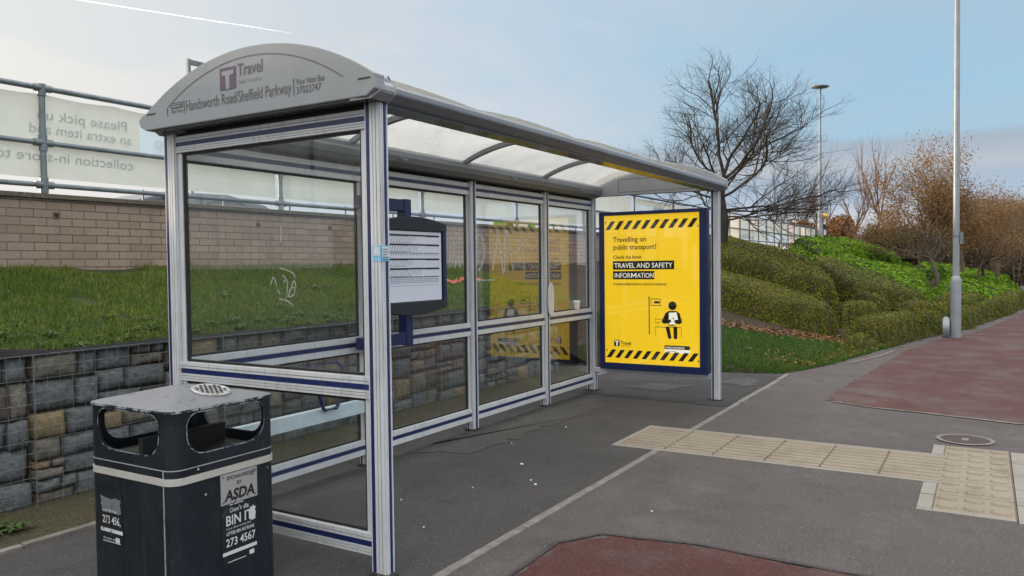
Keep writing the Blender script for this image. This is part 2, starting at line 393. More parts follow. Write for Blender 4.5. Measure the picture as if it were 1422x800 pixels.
def poster_mat(name, col, emit):
    m, nt, out = new_mat(name)
    b = bsdf(nt, out, col, 0.25, 0, 0.5)
    b.inputs['Emission Color'].default_value = c4(col)
    b.inputs['Emission Strength'].default_value = emit
    return m
PE = 0.30
M['yellow'] = poster_mat('backlit_yellow_poster', (0.90, 0.585, 0.012), PE)
M['p_black'] = poster_mat('poster_black', (0.018, 0.012, 0.006), 0.1)
M['p_white'] = poster_mat('poster_white', (0.85, 0.83, 0.72), PE)
M['p_line'] = poster_mat('poster_thin_line', (0.22, 0.13, 0.01), 0.2)
M['paper'] = poster_mat('timetable_paper_glow', (0.62, 0.66, 0.76), 0.05)  # faint glow put into the paper itself to brighten it
M['t_ink'] = painted('timetable_ink', (0.018, 0.020, 0.030), 0.5)
M['t_grey'] = painted('timetable_grey', (0.22, 0.24, 0.29), 0.5)
M['st_blue'] = painted('sticker_blue', (0.22, 0.50, 0.72), 0.45, 0, 0.2, 40)
M['st_pale'] = painted('sticker_pale', (0.55, 0.62, 0.66), 0.45, 0, 0.2, 40)

def contrail_mat():
    m, nt, out = new_mat('contrail_vapour')
    d = N(nt, 'ShaderNodeBsdfTranslucent'); d.inputs[0].default_value = (1, 1, 1, 1)
    e = N(nt, 'ShaderNodeBsdfDiffuse'); e.inputs[0].default_value = (1, 1, 1, 1)
    t = N(nt, 'ShaderNodeBsdfTransparent')
    a = N(nt, 'ShaderNodeAddShader'); L(nt, d, 0, a, 0); L(nt, e, 0, a, 1)
    v = coords(nt); n = noise(nt, v, 0.02, 4, 0.6)
    mx = N(nt, 'ShaderNodeMixShader'); nt.links.new(mapr(nt, n, 0.3, 0.7, 0.06, 0.30), mx.inputs[0]); L(nt, t, 0, mx, 1); L(nt, a, 0, mx, 2)
    L(nt, mx, 0, out, 'Surface')
    return m
M['contrail'] = contrail_mat()

# ------------------------------------------------------------------ mesh builder
class MB:
    def __init__(self):
        self.v = []; self.f = []; self.mi = []; self.np = []      # np: list of (V, F(n,k), mat)
    def add(self, vs, fs, mi=0):
        o = len(self.v)
        self.v.extend([tuple(p) for p in vs])
        for f in fs:
            self.f.append([i + o for i in f]); self.mi.append(mi)
    def box(self, x0, x1, y0, y1, z0, z1, mi=0, mat=None):
        vs = [(x, y, z) for x in (x0, x1) for y in (y0, y1) for z in (z0, z1)]
        if mat is not None: vs = [tuple(mat @ Vector(p)) for p in vs]
        self.add(vs, [(0, 1, 3, 2), (4, 6, 7, 5), (0, 4, 5, 1), (2, 3, 7, 6), (0, 2, 6, 4), (1, 5, 7, 3)], mi)
    def prism(self, poly, axis, a, b, mi=0, caps=True):
        """poly: 2D outline; axis 'x': (y,z), 'y': (x,z), 'z': (x,y)"""
        def P(q, t):
            return {'x': (t, q[0], q[1]), 'y': (q[0], t, q[1]), 'z': (q[0], q[1], t)}[axis]
        n = len(poly)
        vs = [P(q, a) for q in poly] + [P(q, b) for q in poly]
        fs = [(i, (i + 1) % n, n + (i + 1) % n, n + i) for i in range(n)]
        if caps: fs += [tuple(range(n))[::-1], tuple(range(n, 2 * n))]
        self.add(vs, fs, mi)
    def tube(self, pts, radii, n=8, mi=0, caps=True):
        pts = [Vector(p) for p in pts]
        if isinstance(radii, (int, float)): radii = [radii] * len(pts)
        rings = []; ref = None
        for i, p in enumerate(pts):
            if i == 0: d = pts[1] - p
            elif i == len(pts) - 1: d = p - pts[-2]
            else: d = pts[i + 1] - pts[i - 1]
            d.normalize()
            if ref is None:
                ref = Vector((0, 0, 1)) if abs(d.z) < 0.9 else Vector((1, 0, 0))
            u = d.cross(ref)
            if u.length < 1e-4: u = d.cross(Vector((0, 1, 0)))
            u.normalize(); w = d.cross(u)
            ref = -w if False else ref
            rings.append([p + (u * math.cos(2 * math.pi * k / n) + w * math.sin(2 * math.pi * k / n)) * radii[i] for k in range(n)])
        vs = [q for r in rings for q in r]
        fs = []
        for i in range(len(pts) - 1):
            for k in range(n):
                fs.append((i * n + k, i * n + (k + 1) % n, (i + 1) * n + (k + 1) % n, (i + 1) * n + k))
        self.add(vs, fs, mi)
        if caps:
            self.add(rings[0], [tuple(range(n))[::-1]], mi); self.add(rings[-1], [tuple(range(n))], mi)
    def disc(self, c, r, axis='z', n=20, mi=0, sy=1.0):
        vs = []
        for k in range(n):
            a = 2 * math.pi * k / n; s, t = r * math.cos(a), r * sy * math.sin(a)
            vs.append({'z': (c[0] + s, c[1] + t, c[2]), 'x': (c[0], c[1] - s, c[2] + t), 'y': (c[0] + s, c[1], c[2] + t)}[axis])
        self.add(vs, [tuple(range(n))], mi)
    def lathe(self, c, prof, n=20, mi=0):
        """prof: list of (r,z) from bottom to top about the z axis at c"""
        vs = []
        for r, z in prof:
            for k in range(n):
                a = 2 * math.pi * k / n
                vs.append((c[0] + r * math.cos(a), c[1] + r * math.sin(a), c[2] + z))
        fs = []
        for i in range(len(prof) - 1):
            for k in range(n):
                fs.append((i * n + k, i * n + (k + 1) % n, (i + 1) * n + (k + 1) % n, (i + 1) * n + k))
        self.add(vs, fs, mi)
        self.add(vs[:n], [tuple(range(n))[::-1]], mi); self.add(vs[-n:], [tuple(range(n))], mi)
    def text(self, s, size, origin, right, up, mi=0, xs=1.0, bold=0.0, align='LEFT', shear=0.0, width=None):
        cu = bpy.data.curves.new('t', 'FONT'); cu.body = s; cu.size = 1.0; cu.fill_mode = 'FRONT'
        cu.resolution_u = 3; cu.offset = bold; cu.align_x = align; cu.shear = shear
        ob = bpy.data.objects.new('t', cu); COL.objects.link(ob)
        dg = bpy.context.evaluated_depsgraph_get()
        me = bpy.data.meshes.new_from_object(ob.evaluated_get(dg))
        if width is not None and len(me.vertices):
            ex = max(v.co.x for v in me.vertices) - min(v.co.x for v in me.vertices)
            xs = width / (ex * size)
        r = Vector(right) * size * xs; u = Vector(up) * size; o = Vector(origin)
        vs = [tuple(o + r * v.co.x + u * v.co.y) for v in me.vertices]
        self.add(vs, [tuple(p.vertices) for p in me.polygons], mi)
        bpy.data.objects.remove(ob); bpy.data.curves.remove(cu); bpy.data.meshes.remove(me)
    def bulk(self, V, F, mi=0):
        self.np.append((np.asarray(V, dtype=np.float64), np.asarray(F, dtype=np.int64), mi))
    def build(self, name, mats, parent=None, smooth=False, bevel=0.0, origin=None):
        if not isinstance(mats, (list, tuple)): mats = [mats]
        me = bpy.data.meshes.new(name)
        V = [np.array(self.v, dtype=np.float64).reshape(-1, 3)]
        loops = [np.array([i for f in self.f for i in f], dtype=np.int64)]
        sizes = [np.array([len(f) for f in self.f], dtype=np.int64)]
        mis = [np.array(self.mi, dtype=np.int64)]
        off = len(self.v)
        for (v, f, mi) in self.np:
            V.append(v); loops.append((f + off).ravel()); sizes.append(np.full(len(f), f.shape[1])); mis.append(np.full(len(f), mi)); off += len(v)
        V = np.concatenate(V); loops = np.concatenate(loops); sizes = np.concatenate(sizes); mis = np.concatenate(mis)
        if parent is not None:
            root = parent
            while root.parent is not None: root = root.parent
            o = np.array(root.location)
        elif origin is None:
            mn = V.min(0); mxx = V.max(0); o = np.array([(mn[0] + mxx[0]) / 2, (mn[1] + mxx[1]) / 2, mn[2]])
        else:
            o = np.array(origin, dtype=float)
        V = V - o
        me.vertices.add(len(V)); me.vertices.foreach_set('co', V.astype(np.float32).ravel())
        me.loops.add(len(loops)); me.loops.foreach_set('vertex_index', loops.astype(np.int32))
        me.polygons.add(len(sizes))
        st = np.zeros(len(sizes), dtype=np.int32); st[1:] = np.cumsum(sizes)[:-1]
        me.polygons.foreach_set('loop_start', st)
        me.polygons.foreach_set('material_index', mis.astype(np.int32))
        me.polygons.foreach_set('use_smooth', np.full(len(sizes), smooth))
        me.update(calc_edges=True); me.validate()
        for m in mats: me.materials.append(m)
        ob = bpy.data.objects.new(name, me); COL.objects.link(ob)
        if parent is not None:
            ob.parent = parent
        else:
            ob.location = o
        if bevel > 0:
            b = ob.modifiers.new('bevel', 'BEVEL'); b.width = bevel; b.segments = 2; b.limit_method = 'ANGLE'; b.angle_limit = R(40)
        return ob

def tag(o, label=None, cat=None, group=None, kind=None):
    if label: o['label'] = label
    if cat: o['category'] = cat
    if group: o['group'] = group
    if kind: o['kind'] = kind
    return o

def thing(name, loc, label, cat, group=None):
    o = bpy.data.objects.new(name, None); COL.objects.link(o); o.location = loc; o.empty_display_size = 0.2
    return tag(o, label, cat, group)

def struct(o):
    o['kind'] = 'structure'; return o

def smoothstep(t):
    t = np.clip(t, 0, 1); return t * t * (3 - 2 * t)

class VNoise:
    """cheap value noise on numpy arrays"""
    def __init__(self, seed):
        self.t = np.random.default_rng(seed).random((64, 64))
    def __call__(self, x, y):
        xi = np.floor(x).astype(int); yi = np.floor(y).astype(int)
        fx = smoothstep(x - xi); fy = smoothstep(y - yi)
        t = self.t; a = t[xi % 64, yi % 64]; b = t[(xi + 1) % 64, yi % 64]; c = t[xi % 64, (yi + 1) % 64]; d = t[(xi + 1) % 64, (yi + 1) % 64]
        return (a * (1 - fx) + b * fx) * (1 - fy) + (c * (1 - fx) + d * fx) * fy - 0.5
vn = VNoise(3)

# ------------------------------------------------------------------ terrain
EX = [10.2, 10.8, 11.27, 12.3, 14.36, 16.96, 18.6, 22.6, 27.7, 40, 64, 110, 200]
EY = [4.6, 2.35, 2.12, 1.84, 1.48, .94, .45, -.23, -.95, -1.5, -1.8, -4, -12]
def edge(x): return np.interp(x, EX, EY)
def terr(x, y):
    e = edge(x); top = np.interp(x, [14, 43, 60, 90], [1.5, 2.15, 2.0, 1.0])
    t = np.clip((y - e) / (7.4 - e), 0, 1)
    return top * t ** 1.25
def bank_z(x, y):      # grass bank behind the gabion wall
    t = np.clip((y - 5.12) / (7.42 - 5.12), 0, 1)
    return 0.97 + 0.55 * (t ** 0.9) + 0.05 * vn(x * 1.3 + 9, y * 1.3) + 0.03 * vn(x * 4, y * 4)

def grid_sheet(xs, ys, zf, mat, name):
    X, Y = np.meshgrid(xs, ys, indexing='ij'); Z = zf(X, Y)
    V = np.stack([X, Y, Z], -1).reshape(-1, 3); nx, ny = X.shape
    i = np.arange(nx - 1)[:, None] * ny + np.arange(ny - 1)[None, :]
    F = np.stack([i, i + ny, i + ny + 1, i + 1], -1).reshape(-1, 4)
    mb = MB(); mb.bulk(V, F)
    return mb.build(name, mat, None, True, origin=(0, 0, 0))

def flat(name, poly, z, mat):
    mb = MB(); mb.add([(p[0], p[1], z) for p in poly], [tuple(range(len(poly)))])
    return struct(mb.build(name, mat, origin=(0, 0, 0)))

struct(grid_sheet(np.linspace(-800, 1200, 21), np.linspace(-900, 900, 19), lambda x, y: x * 0 - 0.03, M['soil'], 'ground'))
# footpath: one sheet of grey asphalt up to the lawn edge
xs = np.concatenate([np.arange(-10, 10.8, 0.6), np.array([10.8, 11.27, 11.8, 12.3, 13.3, 14.36, 15.6, 16.96, 18.6, 20.5, 22.6, 25, 27.7, 33, 40, 50, 64, 85, 110, 200])])
def strip(name, xs, ylo, yhi, z, mat):
    mb = MB(); n = len(xs)
    V = [(x, ylo(x), z) for x in xs] + [(x, yhi(x), z) for x in xs]
    mb.add(V, [(i, i + 1, n + i + 1, n + i) for i in range(n - 1)])
    return struct(mb.build(name, mat, origin=(0, 0, 0)))
strip('footpath', xs, lambda x: -2.6, lambda x: 2.25 if x < 10.75 else float(edge(x)) + 0.05, 0.0, M['path'])
flat('pavement', [(-10, 2.25), (10.80, 2.25), (10.95, 2.4), (10.9, 4.5), (-10, 4.44)], 0.001, M['pad'])
flat('road', [(-80, -40), (220, -40), (220, -2.75), (-80, -2.75)], -0.13 + 0.12, M['road'])
mb = MB(); mb.box(-80, 220, -2.75, -2.6, -0.03, 0.012); struct(mb.build('kerb', M['stone_edge'], origin=(0, 0, 0)))

# red tarmac: ragged-edged sheets
def ragged(pts, seed, amp=0.05, step=0.06):
    r = random.Random(seed); out = []
    for i in range(len(pts)):
        a = Vector(pts[i]); b = Vector(pts[(i + 1) % len(pts)]); n = max(1, int((b - a).length / step)) if (b - a).length < 12 else 6
        for k in range(n):
            p = a.lerp(b, k / n); out.append((p.x + r.uniform(-amp, amp), p.y + r.uniform(-amp, amp)))
    return out
flat('red_tarmac', ragged([(-4, 1.75), (3.7, 1.95), (3.93, 1.8), (4.02, 1.3), (3.99, 0.55), (4.05, -0.4), (3.9, -2.5), (-4, -2.5)], 2, 0.03), 0.004, M['red'])
far = [(8.42, -0.35), (8.62, 0.47), (8.72, 1.0), (8.95, 1.46), (10.3, 1.42), (11.9, 1.30), (13.4, 1.22), (14.8, 1.10), (16.3, 0.86), (17.2, 0.62), (18.4, 0.25), (22.6, -0.42), (27.7, -1.12), (40, -1.7), (64, -2.0), (90, -2.4), (60, -2.55), (30, -2.55), (9, -2.55), (8.3, -1.6)]
flat('red_footway', ragged(far, 5, 0.03), 0.004, M['redfar'])
# pale worn seams at the edge of the red surface
mb = MB()
def ribbon(mb, pts, w, z, mi=0, seed=1):
    r = random.Random(seed)
    P = []
    for i in range(len(pts) - 1):
        a = Vector(pts[i]); b = Vector(pts[i + 1]); n = max(2, int((b - a).length / 0.15))
        P += [a.lerp(b, k / n) for k in range(n)]
    P.append(Vector(pts[-1]))
    vs = []
    for i, p in enumerate(P):
        d = (P[min(i + 1, len(P) - 1)] - P[max(i - 1, 0)]).normalized(); nrm = Vector((-d.y, d.x)); ww = w * r.uniform(0.55, 1.1)
        q = p + nrm * r.uniform(-0.15, 0.15) * w
        vs += [(q.x + nrm.x * ww / 2, q.y + nrm.y * ww / 2, z), (q.x - nrm.x * ww / 2, q.y - nrm.y * ww / 2, z)]
    mb.add(vs, [(2 * i, 2 * i + 2, 2 * i + 3, 2 * i + 1) for i in range(len(P) - 1)], mi)
ribbon(mb, [(8.25, -0.9), (8.42, -0.3), (8.62, 0.47), (8.72, 1.0), (8.9, 1.4)], 0.05, 0.008)
ribbon(mb, [(12.4, 1.70), (13.5, 1.42), (14.4, 1.30)], 0.05, 0.008)
struct(mb.build('footway_seam', M['stone_edge'], origin=(0, 0, 0)))
# dark seam round the near red patch
mb = MB(); ribbon(mb, [(-4, 1.77), (3.7, 1.975), (3.95, 1.82), (4.04, 1.3), (4.01, 0.55), (4.07, -0.4), (3.92, -2.5)], 0.034, 0.0085, 0, 4)
struct(mb.build('tar_joint', rough_ground('tar', (0.075, 0.066, 0.066), (0.10, 0.085, 0.085)), origin=(0, 0, 0)))
def blob(cx, cy, rx, ry, seed, n=44, amp=.30):
    r = random.Random(seed); return [(cx + rx * (1 + r.uniform(-amp, amp)) * math.cos(2 * math.pi * k / n), cy + ry * (1 + r.uniform(-amp, amp)) * math.sin(2 * math.pi * k / n)) for k in range(n)]
M['newpad'] = rough_ground('newer_asphalt', (0.058, 0.058, 0.061), (0.075, 0.074, 0.075), (0.2, 0.2, 0.2), 230, 0.2)
M['oldpad'] = rough_ground('worn_asphalt', (0.088, 0.086, 0.087), (0.112, 0.108, 0.107), (0.25, 0.24, 0.235), 230, 0.2)
flat('asphalt_patch', ragged([(8.1, 2.32), (10.6, 2.32), (10.7, 2.9), (9.6, 3.3), (9.3, 4.2), (8.2, 4.3)], 8, .03), 0.0045, M['newpad'])
flat('asphalt_patch', ragged([(9.5, 2.42), (10.2, 2.45), (10.25, 2.75), (9.7, 2.9)], 9, .05), 0.0085, M['oldpad'])
flat('asphalt_patch', ragged([(8.75, 3.2), (9.3, 3.05), (9.25, 3.6), (8.8, 3.75)], 10, .05), 0.0085, M['oldpad'])
flat('asphalt_patch', ragged([(5.2, 3.5), (7.6, 3.45), (8.0, 3.75), (7.2, 3.95), (5.0, 3.95)], 11, .06), 0.0045, M['oldpad'])
M['dirt'] = rough_ground('damp_dirt', (0.062, 0.058, 0.053), (0.08, 0.074, 0.066), (0.1, 0.08, 0.05), 120, 0.3)
for i_, (cx_, cy_, rx_, ry_) in enumerate(((2.925, 2.515, .062, .078), (2.93, 4.05, .09, .10), (4.51, 4.02, .08, .07), (5.94, 4.02, .08, .07), (7.33, 4.02, .08, .07), (8.49, 4.02, .09, .09), (8.46, 2.52, .075, .085), (2.32, 3.185, .34, .36))):
    flat('dirt_patch', blob(cx_, cy_, rx_, ry_, i_ + 40), 0.0125, M['dirt'])
# concrete edging between shelter pad and path, in lengths
mb = MB(); x = -9.9; r = random.Random(3)
while x < 10.75:
    x2 = min(x + 0.915, 10.78)
    if not (x2 > 5.95 and x < 6.80):
        dz = r.uniform(0.006, 0.014); mb.box(x + 0.004, x2 - 0.004, 2.222 + r.uniform(-.004, .004), 2.278, -0.03, dz)
    elif x < 5.95: mb.box(x + 0.004, 5.94, 2.222, 2.278, -0.03, 0.010)
    elif x2 > 6.80: mb.box(6.83, x2 - 0.004, 2.222, 2.278, -0.03, 0.010)
    x = x2
struct(mb.build('concrete_edging', M['stone_edge'], origin=(0, 0, 0), bevel=0.004))
# rear edging and mossy verge before the gabions
mb = MB(); x = -6.0
while x < 10.4:
    mb.box(x + .004, x + .911, 4.44, 4.49, -0.03, 0.02 + r.uniform(-.004, .004)); x += 0.915
struct(mb.build('rear_edging', M['stone_edge'], origin=(0, 0, 0), bevel=0.004))
struct(grid_sheet(np.linspace(-6, 10.7, 120), np.linspace(4.491, 5.3, 10), lambda x, y: 0.004 + 0.05 * np.clip((y - 4.49) / .5, 0, 1) ** 1.5 + 0.02 * vn(x * 5, y * 5), M['moss'], 'verge'))
# tactile paving: guidance bars
mb = MB()
X0, X1 = 5.985, 6.775; tiles = [2.60 - i * 0.392 for i in range(7)]
mb.box(X0 - 0.045, X0, 0.27, 2.645, -0.02, 0.009, 2); mb.box(X1, X1 + 0.045, 0.27, 2.645, -0.02, 0.009, 2); mb.box(X0, X1, 2.602, 2.645, -0.02, 0.0085, 2)
for i in range(6):
    a, b = tiles[i + 1], tiles[i]
    mb.box(X0, X1, a, b, -0.02, 0.006, 1)
    for hx in (0, 1):
        xa = X0 + hx * (X1 - X0) / 2
        w = (X1 - X0) / 2
        for k in range(4):
            c = xa + (k + 0.5) * w / 4
            mb.prism([(c - .034, .006), (c - .026, .0125), (c + .026, .0125), (c + .034, .006)], 'y', a + 0.008, b - 0.008, 0)
struct(mb.build('tactile_guidance_paving', [M['buff'], M['buffd'], M['flag']], origin=(0, 0, 0)))
# tactile lozenges
mb = MB()
LX0, LX1 = 5.30, 7.17; LY0, LY1 = -0.155, 0.272
mb.box(LX0, LX1, LY0, LY1, -0.02, 0.007, 0)
for k in range(1, 5):
    xx = LX0 + (LX1 - LX0) * k / 5 ; mb.box(xx - .003, xx + .003, LY0, LY1, 0.0, 0.0078, 1)
mb.box(LX0, LX1, LY1 - .004, LY1 + .004, 0, 0.0082, 1); mb.box(LX0, LX1, LY0 - .005, LY0 + .004, 0, 0.0082, 1)
for k in range(10):
    cx = LX0 + (k + 0.5) * (LX1 - LX0) / 10
    for j in range(3):
        cy = LY1 - (j + 0.5) * (LY1 - LY0) / 3
        ring0 = []; ring1 = []; ring2 = []
        for q in range(16):
            a = 2 * math.pi * q / 16; ca, sa = math.cos(a), math.sin(a)
            sx = math.copysign(abs(ca) ** 0.6, ca) * 0.052; sy = math.copysign(abs(sa) ** 0.6, sa) * 0.055
            ring0.append((cx + sx, cy + sy, .007)); ring1.append((cx + sx * .84, cy + sy * .86, .017)); ring2.append((cx + sx * .7, cy + sy * .74, .020))
        mb.add(ring0 + ring1 + ring2, [(q, (q + 1) % 16, 16 + (q + 1) % 16, 16 + q) for q in range(16)] + [(16 + q, 16 + (q + 1) % 16, 32 + (q + 1) % 16, 32 + q) for q in range(16)] + [tuple(range(32, 48))], 0)
for (a, b) in ((5.30, 5.62), (5.63, 5.93), (6.83, 7.17)):
    mb.box(a + .003, b - .003, LY1 + .005, LY1 + .085, -0.02, 0.009, 2)
mb.box(LX0 - .04, LX0 - .002, LY0, LY1 + .085, -0.02, 0.0085, 2)
for k in range(5):
    a = LX0 - 0.07 + k * 0.385
    for j in range(2):
        mb.box(a + .003, a + .379, LY0 - .008 - .30 * (j + 1), LY0 - .011 - .30 * j, -0.02, 0.008 + random.uniform(-.001, .001), 2)
struct(mb.build('tactile_platform_paving', [M['buff'], M['buffd'], M['flag']], origin=(0, 0, 0)))

# right-hand slope, car park behind the wall, bank
struct(grid_sheet(np.concatenate([np.arange(10.15, 30, 0.3), np.arange(30, 120, 1.5)]), np.concatenate([np.linspace(-4.5, 7.6, 62), np.arange(8, 120, 4)]),
                  lambda x, y: np.where(y < edge(x), -0.05 - 0.3 * np.clip(edge(x) - y, 0, 0.5), terr(x, y) + 0.012 + 0.06 * vn(x * 0.9, y * 0.9) * np.clip((y - edge(x)) * 1.2, 0, 1)) + 0.0, M['soil'], 'slope'))
struct(grid_sheet(np.linspace(-6, 10.6, 130), np.linspace(5.1, 7.5, 26), lambda x, y: bank_z(x, y) - 0.01, M['turf'], 'grass_bank'))
flat('car_park', [(-60, 7.62), (10, 7.62), (10.2, 60), (-60, 60)], 1.02, M['road'])

# ------------------------------------------------------------------ bus shelter
XA, XB = 2.895, 8.47       # ends
sh = thing('bus_shelter', (5.7, 3.25, 0.0), 'silver aluminium and glass bus shelter with an arched roof and navy stripes', 'bus shelter')

def post(x0, y0, w, d, ztop, zbot=0.0, faces='xy'):
    """aluminium post, x0..x0+w, y0..y0+d with navy stripe and grooves on its -X and -Y faces"""
    mb = MB()
    mb.box(x0, x0 + w, y0, y0 + d, zbot, ztop, 0)
    # -X face
    t = 0.003
    mb.box(x0 - t, x0, y0 + d * .70, y0 + d * .90, zbot, ztop - .001, 1)
    for a, b in ((.0, .20), (.25, .42), (.46, .64)):
        mb.box(x0 - t - .002, x0 + .001, y0 + d * a, y0 + d * b, zbot, ztop - .002, 0)
    for a in (.225, .44):
        mb.box(x0 - .001, x0 + .001, y0 + d * (a - .018), y0 + d * (a + .018), zbot, ztop - .002, 2)
    mb.box(x0 - .0015, x0 + .001, y0 + d * .91, y0 + d * .985, zbot, ztop - .002, 0)
    # -Y face
    mb.box(x0 + w * .46, x0 + w * .78, y0 - t, y0, zbot, ztop - .001, 1)
    for a, b in ((.03, .2), (.25, .40), (.84, .98)):
        mb.box(x0 + w * a, x0 + w * b, y0 - t - .002, y0 + .001, zbot, ztop - .002, 0)
    for a in (.225,):
        mb.box(x0 + w * (a - .02), x0 + w * (a + .02), y0 - .001, y0 + .001, zbot, ztop - .002, 2)
    # +Y and +X faces
    mb.box(x0 + w * .3, x0 + w * .7, y0 + d, y0 + d + t, zbot, ztop - .001, 1)
    mb.box(x0 + w, x0 + w + t, y0 + d * .3, y0 + d * .7, zbot, ztop - .001, 1)
    return mb.build('post', [M['alu'], M['blue'], M['alu_dark']], sh)

ZT = 2.287
post(2.895, 2.470, 0.055, 0.092, ZT)                  # near front
post(2.895, 4.000, 0.060, 0.092, ZT)                  # near rear corner
BX = [4.47, 5.90, 7.29]
for bx in BX: post(bx, 3.985, 0.085, 0.07, 2.262)
post(8.455, 3.975, 0.075, 0.092, ZT)                  # far rear corner
post(8.43, 2.475, 0.060, 0.085, ZT)                   # far front

def rail_y(x, y0, y1, z0, z1, t=0.045, stripe=True):
    """rail along Y whose -X face carries stripe and ridges"""
    mb = MB(); h = z1 - z0
    mb.box(x, x + t, y0, y1, z0, z1, 0)
    if stripe: mb.box(x - .003, x, y0, y1, z0 + h * .40, z0 + h * .64, 1)
    for a, b in ((.02, .12), (.15, .25), (.28, .38), (.66, .76), (.80, .98)):
        mb.box(x - .005, x + .001, y0, y1, z0 + h * a, z0 + h * b, 0)
    for a in (.135, .265, .78):
        mb.box(x - .001, x + .001, y0, y1, z0 + h * (a - .012), z0 + h * (a + .012), 2)
    return mb.build('rail', [M['alu'], M['blue'], M['alu_dark']], sh)
def rail_x(y, x0, x1, z0, z1, t=0.045, stripe=True):
    mb = MB(); h = z1 - z0
    mb.box(x0, x1, y, y + t, z0, z1, 0)
    if stripe: mb.box(x0, x1, y - .003, y, z0 + h * .40, z0 + h * .62, 1)
    for a, b in ((.02, .36), (.66, .98)):
        mb.box(x0, x1, y - .006, y + .001, z0 + h * a, z0 + h * b, 0)
    for a in (.38, .64):
        mb.box(x0, x1, y - .001, y + .001, z0 + h * (a - .012), z0 + h * (a + .012), 2)
    return mb.build('rail', [M['alu'], M['blue'], M['alu_dark']], sh)

ye0, ye1 = 2.566, 3.996
for z0, z1 in ((0.085, 0.195), (0.855, 0.965), (2.165, 2.258)): rail_y(2.905, ye0, ye1, z0, z1)
def pane(poly_axis, fixed, a0, a1, z0, z1):
    """glass sheet with a dark gasket and slim aluminium stiles"""
    mb = MB(); g = 0.012
    if poly_axis == 'x':
        mb.box(fixed - .003, fixed + .003, a0, a1, z0, z1, 0)
        for (p, q, r_, s) in ((a0, a0 + g, z0, z1), (a1 - g, a1, z0, z1), (a0 + g, a1 - g, z0, z0 + g), (a0 + g, a1 - g, z1 - g, z1)):
            mb.box(fixed - .009, fixed + .009, p, q, r_, s, 1)
    else:
        mb.box(a0, a1, fixed - .003, fixed + .003, z0, z1, 0)
        for (p, q, r_, s) in ((a0, a0 + g, z0, z1), (a1 - g, a1, z0, z1), (a0 + g, a1 - g, z0, z0 + g), (a0 + g, a1 - g, z1 - g, z1)):
            mb.box(p, q, fixed - .009, fixed + .009, r_, s, 1)
    return mb.build('glass_pane', [M['glass'], M['black']], sh)
def stile(x0, x1, y0, y1, z0, z1):
    mb = MB(); mb.box(x0, x1, y0, y1, z0, z1); return mb.build('stile', M['alu'], sh)
for (z0, z1) in ((0.196, 0.854), (0.966, 2.164)):
    stile(2.912, 2.945, ye0, ye0 + 0.035, z0, z1); stile(2.912, 2.945, ye1 - 0.035, ye1, z0, z1)
end_low = pane('x', 2.928, ye0 + .036, ye1 - .036, 0.197, 0.853)
end_top = pane('x', 2.928, ye0 + .036, ye1 - .036, 0.967, 2.163)
spans = [(2.958, 4.466), (4.558, 5.896), (5.988, 7.286), (7.378, 8.452)]
panes = []
mb = MB(); mb.box(2.912, 2.95, ye0, ye1, 2.259, 2.2795); mb.build('gap_filler', M['black'], sh)  # black filler strip added to stand in for the dark gap under the fascia
mb = MB(); mb.box(2.96, 8.45, 4.02, 4.05, 2.243, 2.2715); mb.build('gap_filler', M['black'], sh)  # same added black strip for the dark gap below the rear gutter
for (a, b) in spans:
    for z0, z1 in ((0.085, 0.200), (0.862, 0.980), (2.135, 2.242)): rail_x(4.0, a, b, z0, z1)
    for (z0, z1) in ((0.201, 0.861), (0.981, 2.134)):
        stile(a, a + .02, 4.008, 4.036, z0, z1); stile(b - .03, b, 4.008, 4.036, z0, z1)
        panes.append(pane('y', 4.024, a + .022, b - .032, z0 + .001, z1 - .001))
# far end frame under and over the poster case
rail_y(8.46, 2.562, 3.972, 0.225, 0.275, 0.03, False)
# oval hand plate on the third rear post
mb = MB(); pl = []
for q in range(24):
    a = 2 * math.pi * q / 24; ca, sa = math.cos(a), math.sin(a)
    pl.append((7.37 + 0.062 * math.copysign(abs(ca) ** .8, ca), 1.13 + .175 * math.copysign(abs(sa) ** .8, sa)))
mb.prism(pl, 'y', 3.955, 3.972); tag(mb.build('hand_plate', M['alu'], sh, bevel=.004), 'pale oval plate on the third rear post')

# scratched graffiti (strokes lying on the glass)
def strokes(lines, plane, val, w, name, parent):
    mb = MB()
    for ln in lines:
        P = []
        for i in range(len(ln) - 1):
            for k in range(6):
                t = k / 6; p0 = ln[max(i - 1, 0)]; p1 = ln[i]; p2 = ln[i + 1]; p3 = ln[min(i + 2, len(ln) - 1)]
                f = lambda a, b, c, d: 0.5 * (2 * b + (c - a) * t + (2 * a - 5 * b + 4 * c - d) * t * t + (3 * b - a - 3 * c + d) * t ** 3)
                P.append(Vector((f(p0[0], p1[0], p2[0], p3[0]), f(p0[1], p1[1], p2[1], p3[1]))))
        P.append(Vector(ln[-1])); vs = []
        for i, p in enumerate(P):
            d = (P[min(i + 1, len(P) - 1)] - P[max(i - 1, 0)]); d = d.normalized() if d.length > 0 else Vector((1, 0)); n = Vector((-d.y, d.x)) * w / 2 * random.uniform(.7, 1.2)
            for s in (1, -1):
                q = p + n * s
                vs.append((q.x, val, q.y) if plane == 'y' else (val, q.x, q.y))
        mb.add(vs, [(2 * i, 2 * i + 2, 2 * i + 3, 2 * i + 1) for i in range(len(P) - 1)])
    return mb.build(name, M['scratch'], parent)
